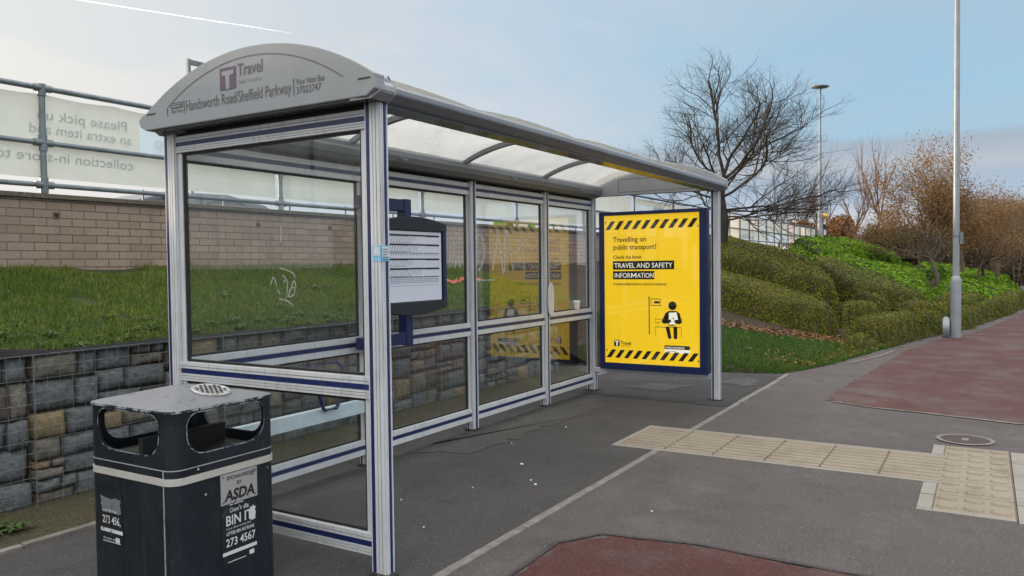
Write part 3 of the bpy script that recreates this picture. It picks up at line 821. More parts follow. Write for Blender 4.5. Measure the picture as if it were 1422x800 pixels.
# rear panes (x, z)
gy = 4.0175
strokes([[(6.01, 1.46), (6.02, 1.74), (6.09, 1.78), (6.16, 1.72), (6.16, 1.56), (6.07, 1.45)],
         [(6.31, 1.45), (6.39, 1.76), (6.41, 1.80), (6.47, 1.56), (6.50, 1.41)], [(6.52, 1.43), (6.55, 1.79), (6.59, 1.81), (6.65, 1.60), (6.69, 1.45)]], 'y', gy, 0.030, 'scratched_graffiti', panes[3])
for ln_ in ([(6.75, 1.62), (6.91, 1.74), (7.04, 1.79)], [(6.88, 1.78), (6.89, 1.60), (6.91, 1.41)], [(6.01, 1.35), (6.16, 1.36), (6.34, 1.36)]):
    strokes([ln_], 'y', gy, 0.018, 'scratched_graffiti', panes[3])
strokes([[(5.61, 1.48), (5.63, 1.69), (5.67, 1.70), (5.68, 1.65), (5.65, 1.52)], [(5.69, 1.48), (5.72, 1.57), (5.76, 1.56), (5.77, 1.48)]],
        'y', gy, 0.020, 'scratched_graffiti', panes[3 - 2])
# near end pane (y, z)
strokes([[(3.189, 1.498), (3.142, 1.488), (3.09, 1.469), (3.08, 1.441)], [(3.264, 1.41), (3.238, 1.45), (3.215, 1.403)], [(3.213, 1.384), (3.189, 1.36)],
         [(3.17, 1.46), (3.146, 1.441), (3.164, 1.427), (3.136, 1.431), (3.144, 1.342)], [(3.133, 1.346), (3.088, 1.431), (3.074, 1.394)],
         [(3.126, 1.375), (3.099, 1.396), (3.082, 1.389), (3.09, 1.361), (3.12, 1.348), (3.133, 1.365)], [(3.201, 1.334), (3.147, 1.329), (3.092, 1.30)]],
        'x', 2.9225, 0.0065, 'scratched_graffiti', end_top)
strokes([[(3.176, 1.715), (3.174, 1.687), (3.181, 1.635)]], 'x', 2.9225, 0.006, 'scratched_graffiti', end_top)

# --- roof
YC = 3.245
def arch(half, zf, apex, n=28):
    s = apex - zf; rr = (half * half + s * s) / (2 * s); a = math.asin(half / rr)
    return [(YC + rr * math.sin(-a + 2 * a * k / n), apex - rr + rr * math.cos(-a + 2 * a * k / n)) for k in range(n + 1)]
def fascia(x0, x1):
    pts = [(2.452, 2.287), (4.10, 2.287), (4.150, 2.312), (4.165, 2.352), (4.125, 2.378)]
    pts += [p for p in arch(0.845, 2.388, 2.636)[::-1]] + [(2.402, 2.366), (2.400, 2.318)]
    mb = MB(); mb.prism(pts, 'x', x0, x1)
    return mb.build('gable_fascia', [M['grey']], sh, bevel=.006)
fa = fascia(2.785, 2.86)
fb = fascia(8.476, 8.535)
# seam of the inset sign panel + slots
mb = MB()
ar = arch(0.655, 2.392, 2.584, 36)
xf = 2.7838
for i in range(len(ar) - 1):
    (y0, z0), (y1, z1) = ar[i], ar[i + 1]
    mb.add([(xf, y0, z0 - .0035), (xf, y1, z1 - .0035), (xf, y1, z1 + .0035), (xf, y0, z0 + .0035)], [(0, 1, 2, 3)])
mb.box(xf - .001, xf + .002, 3.896, 3.902, 2.348, 2.392)
mb.build('panel_seam', M['inkgrey'], fa)
for sl_ in ((4.005, 4.085, 2.372, 2.378), (2.425, 2.50, 2.366, 2.373)):
    mb = MB(); mb.box(xf - .001, xf + .002, *sl_); mb.build('slot', M['ink'], fa)
# lettering on the fascia: (y runs right to left)
RT, UP = (0, -1, 0), (0, 0, 1)
def onfas(px, py):        # photo pixel offsets were measured once; kept as metric placements below
    return None
mb = MB()
xt = 2.7825
mb.text('Handsworth Road/Sheffield Parkway', 0.083, (xt, 3.742, 2.360), RT, UP, 0, 1, 0.0, width=.805)
mb.text('Your Next Bus', 0.040, (xt, 2.900, 2.394), RT, UP, 0, 1, 0.010, width=.19)
mb.text('37022747', 0.050, (xt, 2.900, 2.350), RT, UP, 0, 1, 0.004, width=.165)
mb.box(xt - .0005, xt + .0005, 2.914, 2.918, 2.345, 2.428, 0)
mb.box(xt - .0005, xt + .0005, 3.752, 3.757, 2.350, 2.420, 0)
mb.text('Travel', 0.088, (xt, 3.320, 2.494), RT, UP, 0, 1, 0.012, width=.186)
mb.text('South Yorkshire', 0.030, (xt, 3.316, 2.452), RT, UP, 1, 1, width=.172)
mb.build('lettering', [M['inkgrey'], M['inkfaint']], fa)
mb = MB()
yl, yr, zl, zh = 3.456, 3.333, 2.434, 2.548
mb.box(xt - .0003, xt + .0003, yr, yl, zl, zh, 0)
xt2 = xt - .0015
mb.prism([(yl - .016, zh - .018), (yr + .012, zh - .018), (yr + .016, zh - .040), (yr + .046, zh - .042), (yr + .048, zl + .001), (yl - .048, zl + .001), (yl - .046, zh - .042), (yl - .020, zh - .040)], 'x', xt2, xt2 + .001, 1)
mb.build('travel_logo', [M['purple'], M['grey']], fa)
mb = MB()
mb.box(xt - .0003, xt + .0003, 3.768, 3.868, 2.385, 2.416, 0); mb.box(xt - .0018, xt - .0013, 3.776, 3.860, 2.404, 2.407, 1); mb.box(xt - .0018, xt - .0013, 3.784, 3.852, 2.390, 2.397, 1)
mb.text('Bus Stop', 0.026, (xt, 3.864, 2.361), RT, UP, 0, 1, 0.008, width=.092)
mb.build('stop_emblem', [M['inkgrey'], M['grey']], fa)
# outlines on the inner face of the far gable
mb = MB(); xi = 8.4735
for (y0, y1, z0, z1) in ((2.75, 3.66, 2.322, 2.3245), (2.75, 3.66, 2.47, 2.4725), (3.6575, 3.66, 2.322, 2.47), (2.75, 2.7525, 2.322, 2.47)):
    mb.box(xi, xi + .002, y0, y1, z0, z1)
mb.build('panel_seam', M['ink'], fb)

# gutters
front_prof = [(2.445, 2.287), (2.408, 2.318), (2.412, 2.345), (2.430, 2.362), (2.47, 2.376), (2.54, 2.395), (2.60, 2.345), (2.60, 2.292), (2.585, 2.278), (2.462, 2.278)]
back_prof = [(4.155, 2.30), (4.165, 2.35), (4.12, 2.39), (3.97, 2.43), (3.905, 2.415), (3.868, 2.385), (3.86, 2.345), (3.872, 2.302), (3.91, 2.272), (4.11, 2.272)]
mb = MB(); mb.prism(front_prof, 'x', 2.935, 8.475)
g1 = mb.build('gutter', M['greyd'], sh, bevel=.008)
mb = MB(); mb.prism(back_prof, 'x', 2.87, 8.475)
g2 = mb.build('gutter', M['greyd'], sh, bevel=.008)
# dark soffit under the front gutter and near gable
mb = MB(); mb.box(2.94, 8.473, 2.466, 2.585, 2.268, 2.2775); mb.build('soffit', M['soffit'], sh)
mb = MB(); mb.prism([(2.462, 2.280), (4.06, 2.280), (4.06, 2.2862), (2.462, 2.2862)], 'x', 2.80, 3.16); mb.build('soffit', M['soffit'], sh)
# drip ridges on the rear gutter
mb = MB()
for a in (0.25, 0.5, 0.75):
    mb.tube([(2.99, 3.866 + 0.02 * abs(a - .5), 2.30 + 0.085 * a), (8.49, 3.866 + 0.02 * abs(a - .5), 2.30 + 0.085 * a)], 0.003, 6)
mb.build('gutter_bead', M['greyd'], g2)
# hooks under the rear gutter
for hx in (4.75, 6.40, 7.85):
    mb = MB(); mb.tube([(hx, 3.862, 2.33), (hx, 3.84, 2.325), (hx + .03, 3.835, 2.312), (hx + .07, 3.838, 2.325)], 0.006, 6); mb.build('hook', M['greyd'], g2)
# moulded corner caps at the ends of the front gutter
def corner_cap(x_in, x_out):
    o = [(2.443, 2.283), (2.401, 2.316), (2.405, 2.349), (2.427, 2.368), (2.48, 2.385), (2.55, 2.403), (2.55, 2.283)]
    mb = MB(); n = len(o)
    ring1 = [(x_in, y, z) for y, z in o]
    ring2 = [(x_out + (0.0 if False else (x_in - x_out) * 0.22 * min(1, max(0, (2.47 - y) / .07))), y, z) for y, z in o]
    mb.add(ring1 + ring2, [(i, (i + 1) % n, n + (i + 1) % n, n + i) for i in range(n)] + [tuple(range(n)), tuple(range(n, 2 * n))[::-1]])
    return mb.build('corner_cap', M['grey'], sh, bevel=.006)
corner_cap(2.934, 2.790); corner_cap(8.4765, 8.530)
# lifting eye
mb = MB(); mb.tube([(2.915, 2.44, 2.36), (2.915, 2.44, 2.388), (2.928, 2.44, 2.402), (2.941, 2.44, 2.388), (2.941, 2.44, 2.36)], 0.0055, 6); mb.build('lifting_eye', M['grey'], sh)

# vaulted opal roof sheets between ribs
RIBS = [2.86, 4.25, 5.67, 7.11, 8.475]
for i in range(4):
    xa, xb = RIBS[i] + .015, RIBS[i + 1] - .015; nx, ny = 18, 22
    V = []
    base = arch(0.69, 2.385, 2.548, ny)
    for k in range(nx + 1):
        u = k / nx; bl = 0.062 * (math.sin(math.pi * u) ** 0.6)
        for j, (y, z) in enumerate(base):
            s = math.sin(math.pi * j / ny) ** 0.7
            V.append((xa + (xb - xa) * u, y, z + bl * s))
    F = [(k * (ny + 1) + j, (k + 1) * (ny + 1) + j, (k + 1) * (ny + 1) + j + 1, k * (ny + 1) + j + 1) for k in range(nx) for j in range(ny)]
    mb = MB(); mb.add(V, F); o = mb.build('roof_sheet', M['opal'], sh, True)
    sm = o.modifiers.new('thick', 'SOLIDIFY'); sm.thickness = 0.003
for x in RIBS[1:4]:
    a1 = arch(0.70, 2.375, 2.552, 24); a0 = arch(0.70, 2.345, 2.512, 24)
    mb = MB(); mb.prism(a1 + a0[::-1], 'x', x - .022, x + .022); mb.build('roof_rib', M['greyd'], sh)

# --- bench
bt = thing('perch_bench', (3.75, 3.72, 0.0), 'pale blue perch bench with navy hoop armrest in the near bay of the shelter', 'bench')
mb = MB(); mb.prism([(3.862, 0.440), (3.868, 0.535), (3.895, 0.541), (3.896, 0.530), (3.880, 0.525), (3.874, 0.440)], 'x', 2.99, 4.395); mb.build('seat', M['seat'], bt, bevel=.003)
mb = MB()
mb.tube([(3.80, 3.86, 0.80), (3.835, 3.845, 0.68), (3.875, 3.84, 0.545), (3.89, 3.84, 0.528), (4.0, 3.84, 0.528), (4.015, 3.84, 0.545), (4.065, 3.845, 0.65), (4.09, 3.86, 0.80), (4.05, 3.88, 0.84), (3.84, 3.88, 0.84), (3.80, 3.86, 0.80)], 0.013, 8)
mb.build('armrest', M['navy'], bt)
for bx in (2.975, 4.40):
    mb = MB(); mb.prism([(3.862, 0.43), (3.99, 0.42), (3.99, 0.53), (3.93, 0.545), (3.868, 0.52)], 'x', bx, bx + .045); mb.build('bracket', M['navyd'], bt)

# --- timetable case
tt = thing('timetable_case', (4.83, 3.86, 0.0), 'navy timetable case with a curved top holding a white printed bus timetable', 'timetable case')
mb = MB()
TX0, TX1 = 4.425, 5.245
top = [(TX1 - (TX1 - TX0) * k / 16, 1.835 + 0.048 * math.sin(math.pi * k / 16)) for k in range(17)]
bot = [(TX0 + (TX1 - TX0) * k / 16, 1.168 - 0.048 * math.sin(math.pi * k / 16)) for k in range(17)]
mb.prism(top + bot, 'y', 3.80, 3.845, 1)
for (a, b, c, d) in ((TX0, TX0 + .03, 1.165, 1.838), (TX1 - .045, TX1, 1.165, 1.838)):
    mb.box(a, b, 3.783, 3.80, c, d, 0)
top2 = [(p, q) for p, q in top]; inner = [(TX0, 1.775), (TX1, 1.775)]
mb.prism(top + inner, 'y', 3.780, 3.7995, 1)
mb.prism(bot + [(TX1, 1.222), (TX0, 1.222)], 'y', 3.780, 3.7995, 1)
mb.build('case_frame', [M['navy'], M['navyd']], tt, bevel=.004)
mb = MB()
PX0, PX1, PZ0, PZ1 = TX0 + .035, TX1 - .058, 1.228, 1.768
mb.box(PX0, PX1, 3.7965, 3.7995, PZ0, PZ1, 0)
W = PX1 - PX0; H = PZ1 - PZ0; yq = 3.7955
def rr(u0, u1, v0, v1, mi): mb.box(PX0 + W * u0, PX0 + W * u1, yq - .0005, yq + .0012, PZ1 - H * v1, PZ1 - H * v0, mi)
for v in (.045, .178, .385, .52):
    for (a, b) in ((.05, .24), (.245, .42), (.425, .70), (.705, .96)): rr(a, b, v, v + .027 if a != .425 else v + .023, 1)
for v in (.305, .645):
    for (a, b) in ((.05, .40), (.42, .66), (.68, .96)): rr(a, b, v, v + .008, 1)
for v in (.155, .287, .493, .63): rr(.06, .46 if v != .493 else .38, v, v + .005, 1)
for v0, n in ((.075, 10), (.21, 11), (.415, 9), (.55, 12)):
    for k in range(n):
        u = .08 + k * .046; zb = PZ1 - H * (v0 + .068); zt = PZ1 - H * v0
        a = PX0 + W * u; mb.add([(a, yq, zb), (a + .006, yq, zb), (a + .036, yq, zt), (a + .030, yq, zt)], [(0, 1, 2, 3)], 2)
for k in range(24): rr(.06 + k * .0375, .063 + k * .0375 + .004, .32, .345, 2)
for v in (.655, .68, .705, .73): rr(.06, .95, v, v + .0035, 2)
for k in range(26): rr(.06 + k * .0345, .0635 + k * .0345, .655, .735, 2)
rr(.05, .93, .77, .774, 2)
mb.build('timetable_sheet', [M['paper'], M['t_ink'], M['t_grey']], tt)
mb = MB(); mb.box(4.795, 4.875, 3.85, 3.93, 0.885, 2.02); mb.build('mast', M['navy'], tt, bevel=.003)
for z in (0.895, 1.925):
    mb = MB(); mb.box(4.30, 4.794, 3.855, 3.925, z, z + .09); mb.build('arm', M['navy'], tt, bevel=.003)
for z in (.89, 1.92):
    mb = MB(); mb.box(4.485, 4.535, 3.926, 3.984, z, z + .1); mb.build('clamp', M['navyd'], tt)

# sticker on the near post
st = thing('sticker', (2.935, 2.463, 1.50), 'small blue and white sticker wrapped round the near front post', 'sticker')
mb = MB()
mb.box(2.8885, 2.8893, 2.468, 2.520, 1.525, 1.600, 0); mb.box(2.8885, 2.945, 2.4632, 2.464, 1.525, 1.600, 0)
mb.box(2.893, 2.94, 2.4620, 2.4630, 1.545, 1.595, 1); mb.box(2.8872, 2.8884, 2.472, 2.512, 1.552, 1.594, 1)
for k in range(5): mb.box(2.897, 2.935 - .004 * (k % 3), 2.4612, 2.4618, 1.53 + k * .0125, 1.534 + k * .0125, 2)
mb.build('printed_face', [M['st_blue'], M['st_pale'], M['inkgrey']], st)

# paper cup on the rail
cup = thing('paper_cup', (8.05, 3.99, 0.986), 'white paper cup left on the middle rail of the far bay', 'cup')
mb = MB(); mb.lathe((8.05, 3.993, 0.986), [(0.026, 0), (0.036, 0.085)], 14); mb.build('cup_body', M['redcup'], cup, True)
mb = MB(); mb.lathe((8.05, 3.993, 1.071), [(0.039, 0), (0.039, 0.008), (0.030, 0.014)], 14); mb.build('cup_lid', M['white'], cup, True)

# --- poster case
pc = thing('poster_case', (8.43, 3.235, 0.28), 'backlit yellow travel safety poster in a tall navy case at the shelter far end', 'poster case')
QX = 8.36
PY0, PY1, PZa, PZb = 2.672, 3.790, 0.362, 2.048
mb = MB()
mb.box(QX + .02, QX + .11, 2.585, 3.855, 0.282, 2.092, 0)
for (a, b, c, d) in ((2.585, PY0 - .004, 0.282, 2.092), (PY1 + .004, 3.855, 0.282, 2.092), (PY0 - .004, PY1 + .004, 0.282, PZa - .004), (PY0 - .004, PY1 + .004, PZb + .004, 2.092)):
    mb.box(QX, QX + .02, a, b, c, d, 0)
mb.build('case_frame', M['navy'], pc, bevel=.004)
mb = MB()
mb.box(QX + .014, QX + .0195, PY0 - .003, PY1 + .003, PZa - .003, PZb + .003, 0)
PW = PY1 - PY0; PH = PZb - PZa
xq = QX + .0125
def pp(u, v, x=None): return (xq if x is None else x, PY1 - PW * u, PZb - PH * v)
def prect(u0, u1, v0, v1, mi, x=None): mb.add([pp(u0, v1, x), pp(u1, v1, x), pp(u1, v0, x), pp(u0, v0, x)], [(0, 1, 2, 3)], mi)
for (v0, v1) in ((.036, .094), (.912, .968)):
    for k in range(-1, 11):
        a = 0.012 + k * .0965; b = a + .048; s = .062
        q = [(a, v1), (b, v1), (b + s, v0), (a + s, v0)]
        # clip the stripes to the poster width
        if a < .012:
            q = [(.012, v0 + (v1 - v0) * max(0, (b + s - .012) / (s) - 1) if False else v0), (min(b + s, .06), v0), (.012, v0 + (v1 - v0) * .35)]
        if b + s > .995:
            t = (.995 - a) / s if (.995 - a) < s else 1
            q = [(a, v1), (min(b, .995), v1)] + ([(.995, v1 - (v1 - v0) * max(0, (.995 - b) / s))] if b < .995 else []) + [(.995, v1 - (v1 - v0) * min(1, t))] + ([(a + s, v0)] if a + s < .995 and t >= 1 else [])
            if t >= 1: q = [(a, v1), (b, v1), (.995, v1 - (v1 - v0) * (.995 - b) / s), (.995, v0), (a + s, v0)]
        mb.add([pp(*p) for p in q], [tuple(range(len(q)))], 1)
def ptext(s, u, v, size, mi, xs=1.0, bold=0.0, x=None): mb.text(s, size, pp(u, v, x), RT, UP, mi, xs, bold)
ptext('Travelling on', .095, .178, .083, 1, .93, .013)
ptext('public transport?', .095, .230, .083, 1, .93, .013)
ptext('Check the latest', .095, .292, .056, 1, .93, .014)
prect(.092, .748, .308, .366, 1); prect(.092, .540, .376, .432, 1)
x3 = xq - .0015
mb.text('TRAVEL AND SAFETY', .078, pp(.107, .354, x3), RT, UP, 2, 1, .004, width=.695)
mb.text('INFOR', .078, pp(.107, .421, x3), RT, UP, 2, 1, .004, width=.196)
mb.text('ATION', .078, pp(.358, .421, x3), RT, UP, 2, 1, .004, width=.196)
for m_ in ([(.292, .421), (.303, .421), (.303, .389), (.292, .389)], [(.339, .421), (.350, .421), (.350, .389), (.339, .389)], [(.303, .389), (.3195, .4055), (.3195, .4175), (.303, .400)], [(.3195, .4055), (.339, .389), (.339, .400), (.3195, .4175)]):
    mb.add([pp(*p, x3) for p in m_], [(0, 1, 2, 3)], 2)
ptext('travelsouthyorkshire.com/coronavirus', .095, .472, .048, 1, .86, .012)
prect(.478, .488, .555, .80, 1)
mb.disc(pp(.483, .552), .008, 'x', 10, 1)
for (a, b, c, d) in ((.50, .605, .560, .565), (.50, .605, .603, .608), (.50, .505, .56, .608), (.60, .605, .56, .608)): prect(a, b, c, d, 3)
prect(.535, .595, .577, .592, 1)
for (a, b, c, d) in ((.545, .83, .694, .698), (.545, .549, .694, .72), (.545, .60, .717, .721), (.565, .569, .72, .75), (.545, .82, .747, .751), (.545, .549, .75, .81), (.815, .819, .75, .81)): prect(a, b, c, d, 3)
mb.disc(pp(.727, .606), .048, 'x', 24, 1)
body = [(.655, .655), (.69, .640), (.765, .640), (.80, .655), (.825, .715), (.80, .726), (.755, .722), (.745, .735), (.72, .740), (.69, .735), (.68, .722), (.635, .726), (.612, .713)]
mb.add([pp(*p) for p in body], [tuple(range(len(body)))], 1)
paper = [(.69, .652), (.77, .648), (.785, .70), (.765, .71), (.755, .728), (.695, .732), (.688, .705)]
mb.add([pp(*p, xq - .001) for p in paper], [tuple(range(len(paper)))], 2)
for hand in ([(.675, .70), (.71, .697), (.712, .716), (.675, .718)], [(.745, .70), (.79, .697), (.79, .716), (.75, .718)]):
    mb.add([pp(*p, xq - .002) for p in hand], [(0, 1, 2, 3)], 1)
mb.disc(pp(.735, .690, xq - .002), .008, 'x', 10, 1)
for leg in ([(.655, .745), (.692, .742), (.715, .815), (.708, .824), (.685, .824), (.678, .815)], [(.735, .742), (.775, .742), (.775, .815), (.768, .824), (.745, .824), (.738, .815)]):
    mb.add([pp(*p) for p in leg], [tuple(range(len(leg)))], 1)
prect(.098, .158, .845, .888, 1)
prect(.106, .150, .851, .858, 2, x3); prect(.122, .138, .858, .884, 2, x3)
ptext('Travel', .17, .876, .055, 1, .92, .022); ptext('South Yorkshire', .172, .889, .019, 1, .9, 0.0)
prect(.642, .902, .868, .893, 1); prect(.642, .902, .894, .918, 2)
ptext('HANDS FACE SPACE', .65, .888, .030, 2, .80, .025, x3); ptext('travel safely', .665, .911, .024, 1, .95, .0, x3 - .001)
tag(mb.build('poster', [M['yellow'], M['p_black'], M['p_white'], M['p_line']], pc))
mb = MB()
mb.box(QX + .005, QX + .0062, PY0, PY1, PZa, PZb)
gm, gnt, gout = new_mat('case_glazing')
_t = N(gnt, 'ShaderNodeBsdfTransparent'); _t.inputs[0].default_value = (.97, .97, .97, 1); _g = N(gnt, 'ShaderNodeBsdfGlossy'); _g.inputs['Roughness'].default_value = .03
_m = N(gnt, 'ShaderNodeMixShader'); _m.inputs[0].default_value = .045; L(gnt, _t, 0, _m, 1); L(gnt, _g, 0, _m, 2); L(gnt, _m, 0, gout, 'Surface')
mb.build('glazing', gm, pc)

# ------------------------------------------------------------------ litter bin
bn = thing('litter_bin', (2.32, 3.18, 0.0), 'worn black litter bin with a white band and pyramid lid at the front left', 'litter bin')
BX0, BX1, BY0, BY1 = 2.040, 2.600, 2.885, 3.485
def rrect(x0, x1, y0, y1, r, n=6):
    out = []
    for cx, cy, a0 in ((x1 - r, y1 - r, 0), (x0 + r, y1 - r, 90), (x0 + r, y0 + r, 180), (x1 - r, y0 + r, 270)):
        for k in range(n + 1):
            a = R(a0 + 90 * k / n); out.append((cx + r * math.cos(a), cy + r * math.sin(a)))
    return out
mb = MB(); mb.prism(rrect(BX0, BX1, BY0, BY1, .06), 'z', 0.03, 0.655)
mb.build('body', M['bin'], bn, bevel=.004)
mb = MB(); mb.prism(rrect(BX0 + .02, BX1 - .02, BY0 + .02, BY1 - .02, .05), 'z', 0.0, 0.03); mb.build('plinth', M['binplate'], bn)
# white band
mb = MB(); mb.prism(rrect(BX0 - .004, BX1 + .004, BY0 - .004, BY1 + .004, .062), 'z', 0.592, 0.622); mb.build('white_band', M['binband'], bn)
# hood: four walls with apertures
def hole(cx, cz, hw, hh, rb, rt, n=8):
    out = []
    for sx, sz, a0 in ((1, 1, 0), (-1, 1, 90), (-1, -1, 180), (1, -1, 270)):
        for k in range(n + 1):
            r = rt if sz > 0 else rb; a = R(a0 + 90 * k / n); out.append((cx + sx * (hw - r) + r * math.cos(a), cz + sz * (hh - r) + r * math.sin(a)))
    return out
mb = MB(); Z0, Z1 = 0.657, 0.902; TH = 0.012
def wall(axis, fixed, sgn, a0, a1, hw):
    """flat wall between the rounded corners with a slot through it"""
    cx = (a0 + a1) / 2; cz = 0.798
    h = hole(cx, cz, hw, 0.088, 0.087, 0.055)
    nh = len(h)
    outer = []
    for (px, pz) in h:       # push each hole point out to the rectangle
        dx, dz = px - cx, pz - cz
        t = min(((a1 - cx) / abs(dx)) if abs(dx) > 1e-6 else 9e9, ((Z1 - cz) if dz > 0 else (cz - Z0)) / abs(dz) if abs(dz) > 1e-6 else 9e9)
        outer.append((cx + dx * t, cz + dz * t))
    rings = []
    for d in (0, TH):
        for loop in (h, outer):
            rings.append([(fixed - sgn * d, p, q) if axis == 'x' else (p, fixed - sgn * d, q) for p, q in loop])
    vs = [p for r_ in rings for p in r_]
    fs = []
    for i in range(nh):
        j = (i + 1) % nh
        fs.append((i, j, nh + j, nh + i)); fs.append((2 * nh + i, 3 * nh + i, 3 * nh + j, 2 * nh + j)); fs.append((i, 2 * nh + i, 2 * nh + j, j))
    mb.add(vs, fs, 0)
    # square corners of the rectangle
    for (ca, cb) in ((a0, Z0), (a1, Z0), (a0, Z1), (a1, Z1)):
        best = sorted(range(nh), key=lambda i: (outer[i][0] - ca) ** 2 + (outer[i][1] - cb) ** 2)
        onx = [i for i in best if abs(outer[i][0] - ca) < 1e-6][:1]; onz = [i for i in best if abs(outer[i][1] - cb) < 1e-6][:1]
        if onx and onz and onx != onz:
            P = [(ca, cb), outer[onx[0]], outer[onz[0]]]
            mb.add([(fixed, p, q) if axis == 'x' else (p, fixed, q) for p, q in P], [(0, 1, 2)], 0)
    # pale worn lip round the slot
    h2 = hole(cx, cz, hw + .004, 0.092, 0.091, 0.059)
    vs = [(fixed + sgn * .0015, p, q) if axis == 'x' else (p, fixed + sgn * .0015, q) for p, q in h] + [(fixed + sgn * .0015, p, q) if axis == 'x' else (p, fixed + sgn * .0015, q) for p, q in h2]
    mb.add(vs, [(i, (i + 1) % nh, nh + (i + 1) % nh, nh + i) for i in range(nh)], 1)
rc = .06
wall('x', BX0, -1, BY0 + rc, BY1 - rc, 0.215); wall('x', BX1, 1, BY0 + rc, BY1 - rc, 0.215)
wall('y', BY0, -1, BX0 + rc, BX1 - rc, 0.205); wall('y', BY1, 1, BX0 + rc, BX1 - rc, 0.205)
rrp = rrect(BX0, BX1, BY0, BY1, rc)
for c in range(4):
    seg = rrp[c * 7:(c + 1) * 7]; inn = rrect(BX0 + TH, BX1 - TH, BY0 + TH, BY1 - TH, rc - TH)[c * 7:(c + 1) * 7]
    for k in range(6):
        (a, b), (c2, d) = seg[k], seg[k + 1]; (e, f), (g, h_) = inn[k], inn[k + 1]
        mb.add([(a, b, Z0), (c2, d, Z0), (c2, d, Z1), (a, b, Z1)], [(0, 1, 2, 3)], 0); mb.add([(e, f, Z0), (g, h_, Z0), (g, h_, Z1), (e, f, Z1)], [(3, 2, 1, 0)], 0)
mb.build('hood', [M['bin'], M['binrim']], bn)
# seams: hood joint and door edge
mb = MB()
mb.prism(rrect(BX0 - .0015, BX1 + .0015, BY0 - .0015, BY1 + .0015, .0605), 'z', 0.6535, 0.6575, 0); mb.build('joint_trim', M['binplate'], bn)
mb = MB(); mb.box(BX0 - .003, BX0, BY0 + .055, BY0 + .060, 0.03, 0.655); mb.build('door_edge', M['binplate'], bn)
# inner tray and liner
mb = MB(); mb.box(BX0 + .03, BX1 - .03, BY0 + .03, BY1 - .03, 0.655, 0.668); mb.box(BX0 + .06, BX1 - .06, 3.17, 3.20, 0.668, 0.755); mb.build('inner_tray', M['black'], bn)
# lid : shallow pyramid with flat overhanging rim
mb = MB()
rim = rrect(BX0 - .006, BX1 + .006, BY0 - .006, BY1 + .006, .062); n = len(rim)
ins = rrect(BX0 + .01, BX1 - .01, BY0 + .01, BY1 - .01, .05)
cxb, cyb = (BX0 + BX1) / 2, (BY0 + BY1) / 2
topq = rrect(cxb - .045, cxb + .045, cyb - .045, cyb + .045, .006)
vs = [(x, y, 0.896) for x, y in rim] + [(x, y, 0.906) for x, y in rim] + [(x, y, 0.910) for x, y in ins] + [(x, y, 0.962) for x, y in topq]
fs = [tuple(range(n))[::-1]]; ms = []
mb.add(vs, [tuple(range(n))[::-1]], 1)
mb.add(vs, [(i, (i + 1) % n, n + (i + 1) % n, n + i) for i in range(n)], 1)
mb.add(vs, [(n + i, n + (i + 1) % n, 2 * n + (i + 1) % n, 2 * n + i) for i in range(n)] + [(2 * n + i, 2 * n + (i + 1) % n, 3 * n + (i + 1) % n, 3 * n + i) for i in range(n)] + [tuple(range(3 * n, 4 * n))], 0)
mb.build('lid', [M['binlid'], M['binrim']], bn)
# stub plate, sitting on the facet towards the path
mb = MB()
ctr = Vector((2.36, 3.04, 0.9435)); nrm = Vector((0, -0.21, 1)).normalized(); ux = Vector((1, 0, 0)); uy = nrm.cross(ux)
NN = 28; rad = .088
def PQ(r_, a, h): return tuple(ctr + ux * r_ * math.cos(a) + uy * r_ * math.sin(a) + nrm * h)
ang = [2 * math.pi * k / NN for k in range(NN)]
vs = [PQ(rad, a, -.006) for a in ang] + [PQ(rad, a, .004) for a in ang] + [PQ(rad * .9, a, .007) for a in ang] + [PQ(rad * .62, a, .005) for a in ang]
mb.add(vs, [(r_ * NN + i, r_ * NN + (i + 1) % NN, (r_ + 1) * NN + (i + 1) % NN, (r_ + 1) * NN + i) for r_ in range(3) for i in range(NN)] + [tuple(range(3 * NN, 4 * NN))], 0)
for (i, j) in [(i, j) for i in range(-3, 4) for j in range(-3, 4)]:
    hx = (i + .5 * (j % 2)) * .0235; hy = j * .0205
    if math.hypot(hx, hy) < .066:
        vs = [tuple(ctr + ux * (hx + .0086 * math.cos(2 * math.pi * k / 10)) + uy * (hy + .0086 * math.sin(2 * math.pi * k / 10)) + nrm * .0062) for k in range(10)]
        mb.add(vs, [tuple(range(10))], 1)
mb.build('stub_plate', [M['steel'], M['black']], bn)
# sponsor plate and notices on the -Y face
RX = (1, 0, 0)
mb = MB(); yb = BY0 - .0045
SX0, SX1 = 2.275, 2.475
mb.box(SX0, SX1, yb - .001, yb + .003, 0.452, 0.588, 0)
for sx in (SX0 + .012, SX1 - .012):
    for sz in (.464, .576): mb.disc((sx, yb - .002, sz), .005, 'y', 10, 1)
mb.text('SPONSORED', .0235, ((SX0 + SX1) / 2, yb - .002, .560), RX, UP, 2, 1.05, 0.012, 'CENTER')
mb.text('BY', .0235, ((SX0 + SX1) / 2, yb - .002, .531), RX, UP, 2, 1.0, 0.012, 'CENTER')
mb.text('ASDA', .066, ((SX0 + SX1) / 2, yb - .002, .468), RX, UP, 2, 0.96, .034, 'CENTER', 0.16)
mb.build('sponsor_plate', [M['binplate'], M['inkgrey'], M['ink']], bn)
def torn_sheet(mb, mk, x0, x1, z0, z1, seed, mi):
    r = random.Random(seed); pts = []
    for (a, b) in (((x0, z0), (x1, z0)), ((x1, z0), (x1, z1)), ((x1, z1), (x0, z1)), ((x0, z1), (x0, z0))):
        for k in range(7):
            t = k / 7; pts.append((a[0] + (b[0] - a[0]) * t + r.uniform(-.006, .006), a[1] + (b[1] - a[1]) * t + r.uniform(-.006, .006)))
    mb.add([mk(p, q) for p, q in pts], [tuple(range(len(pts)))], mi)
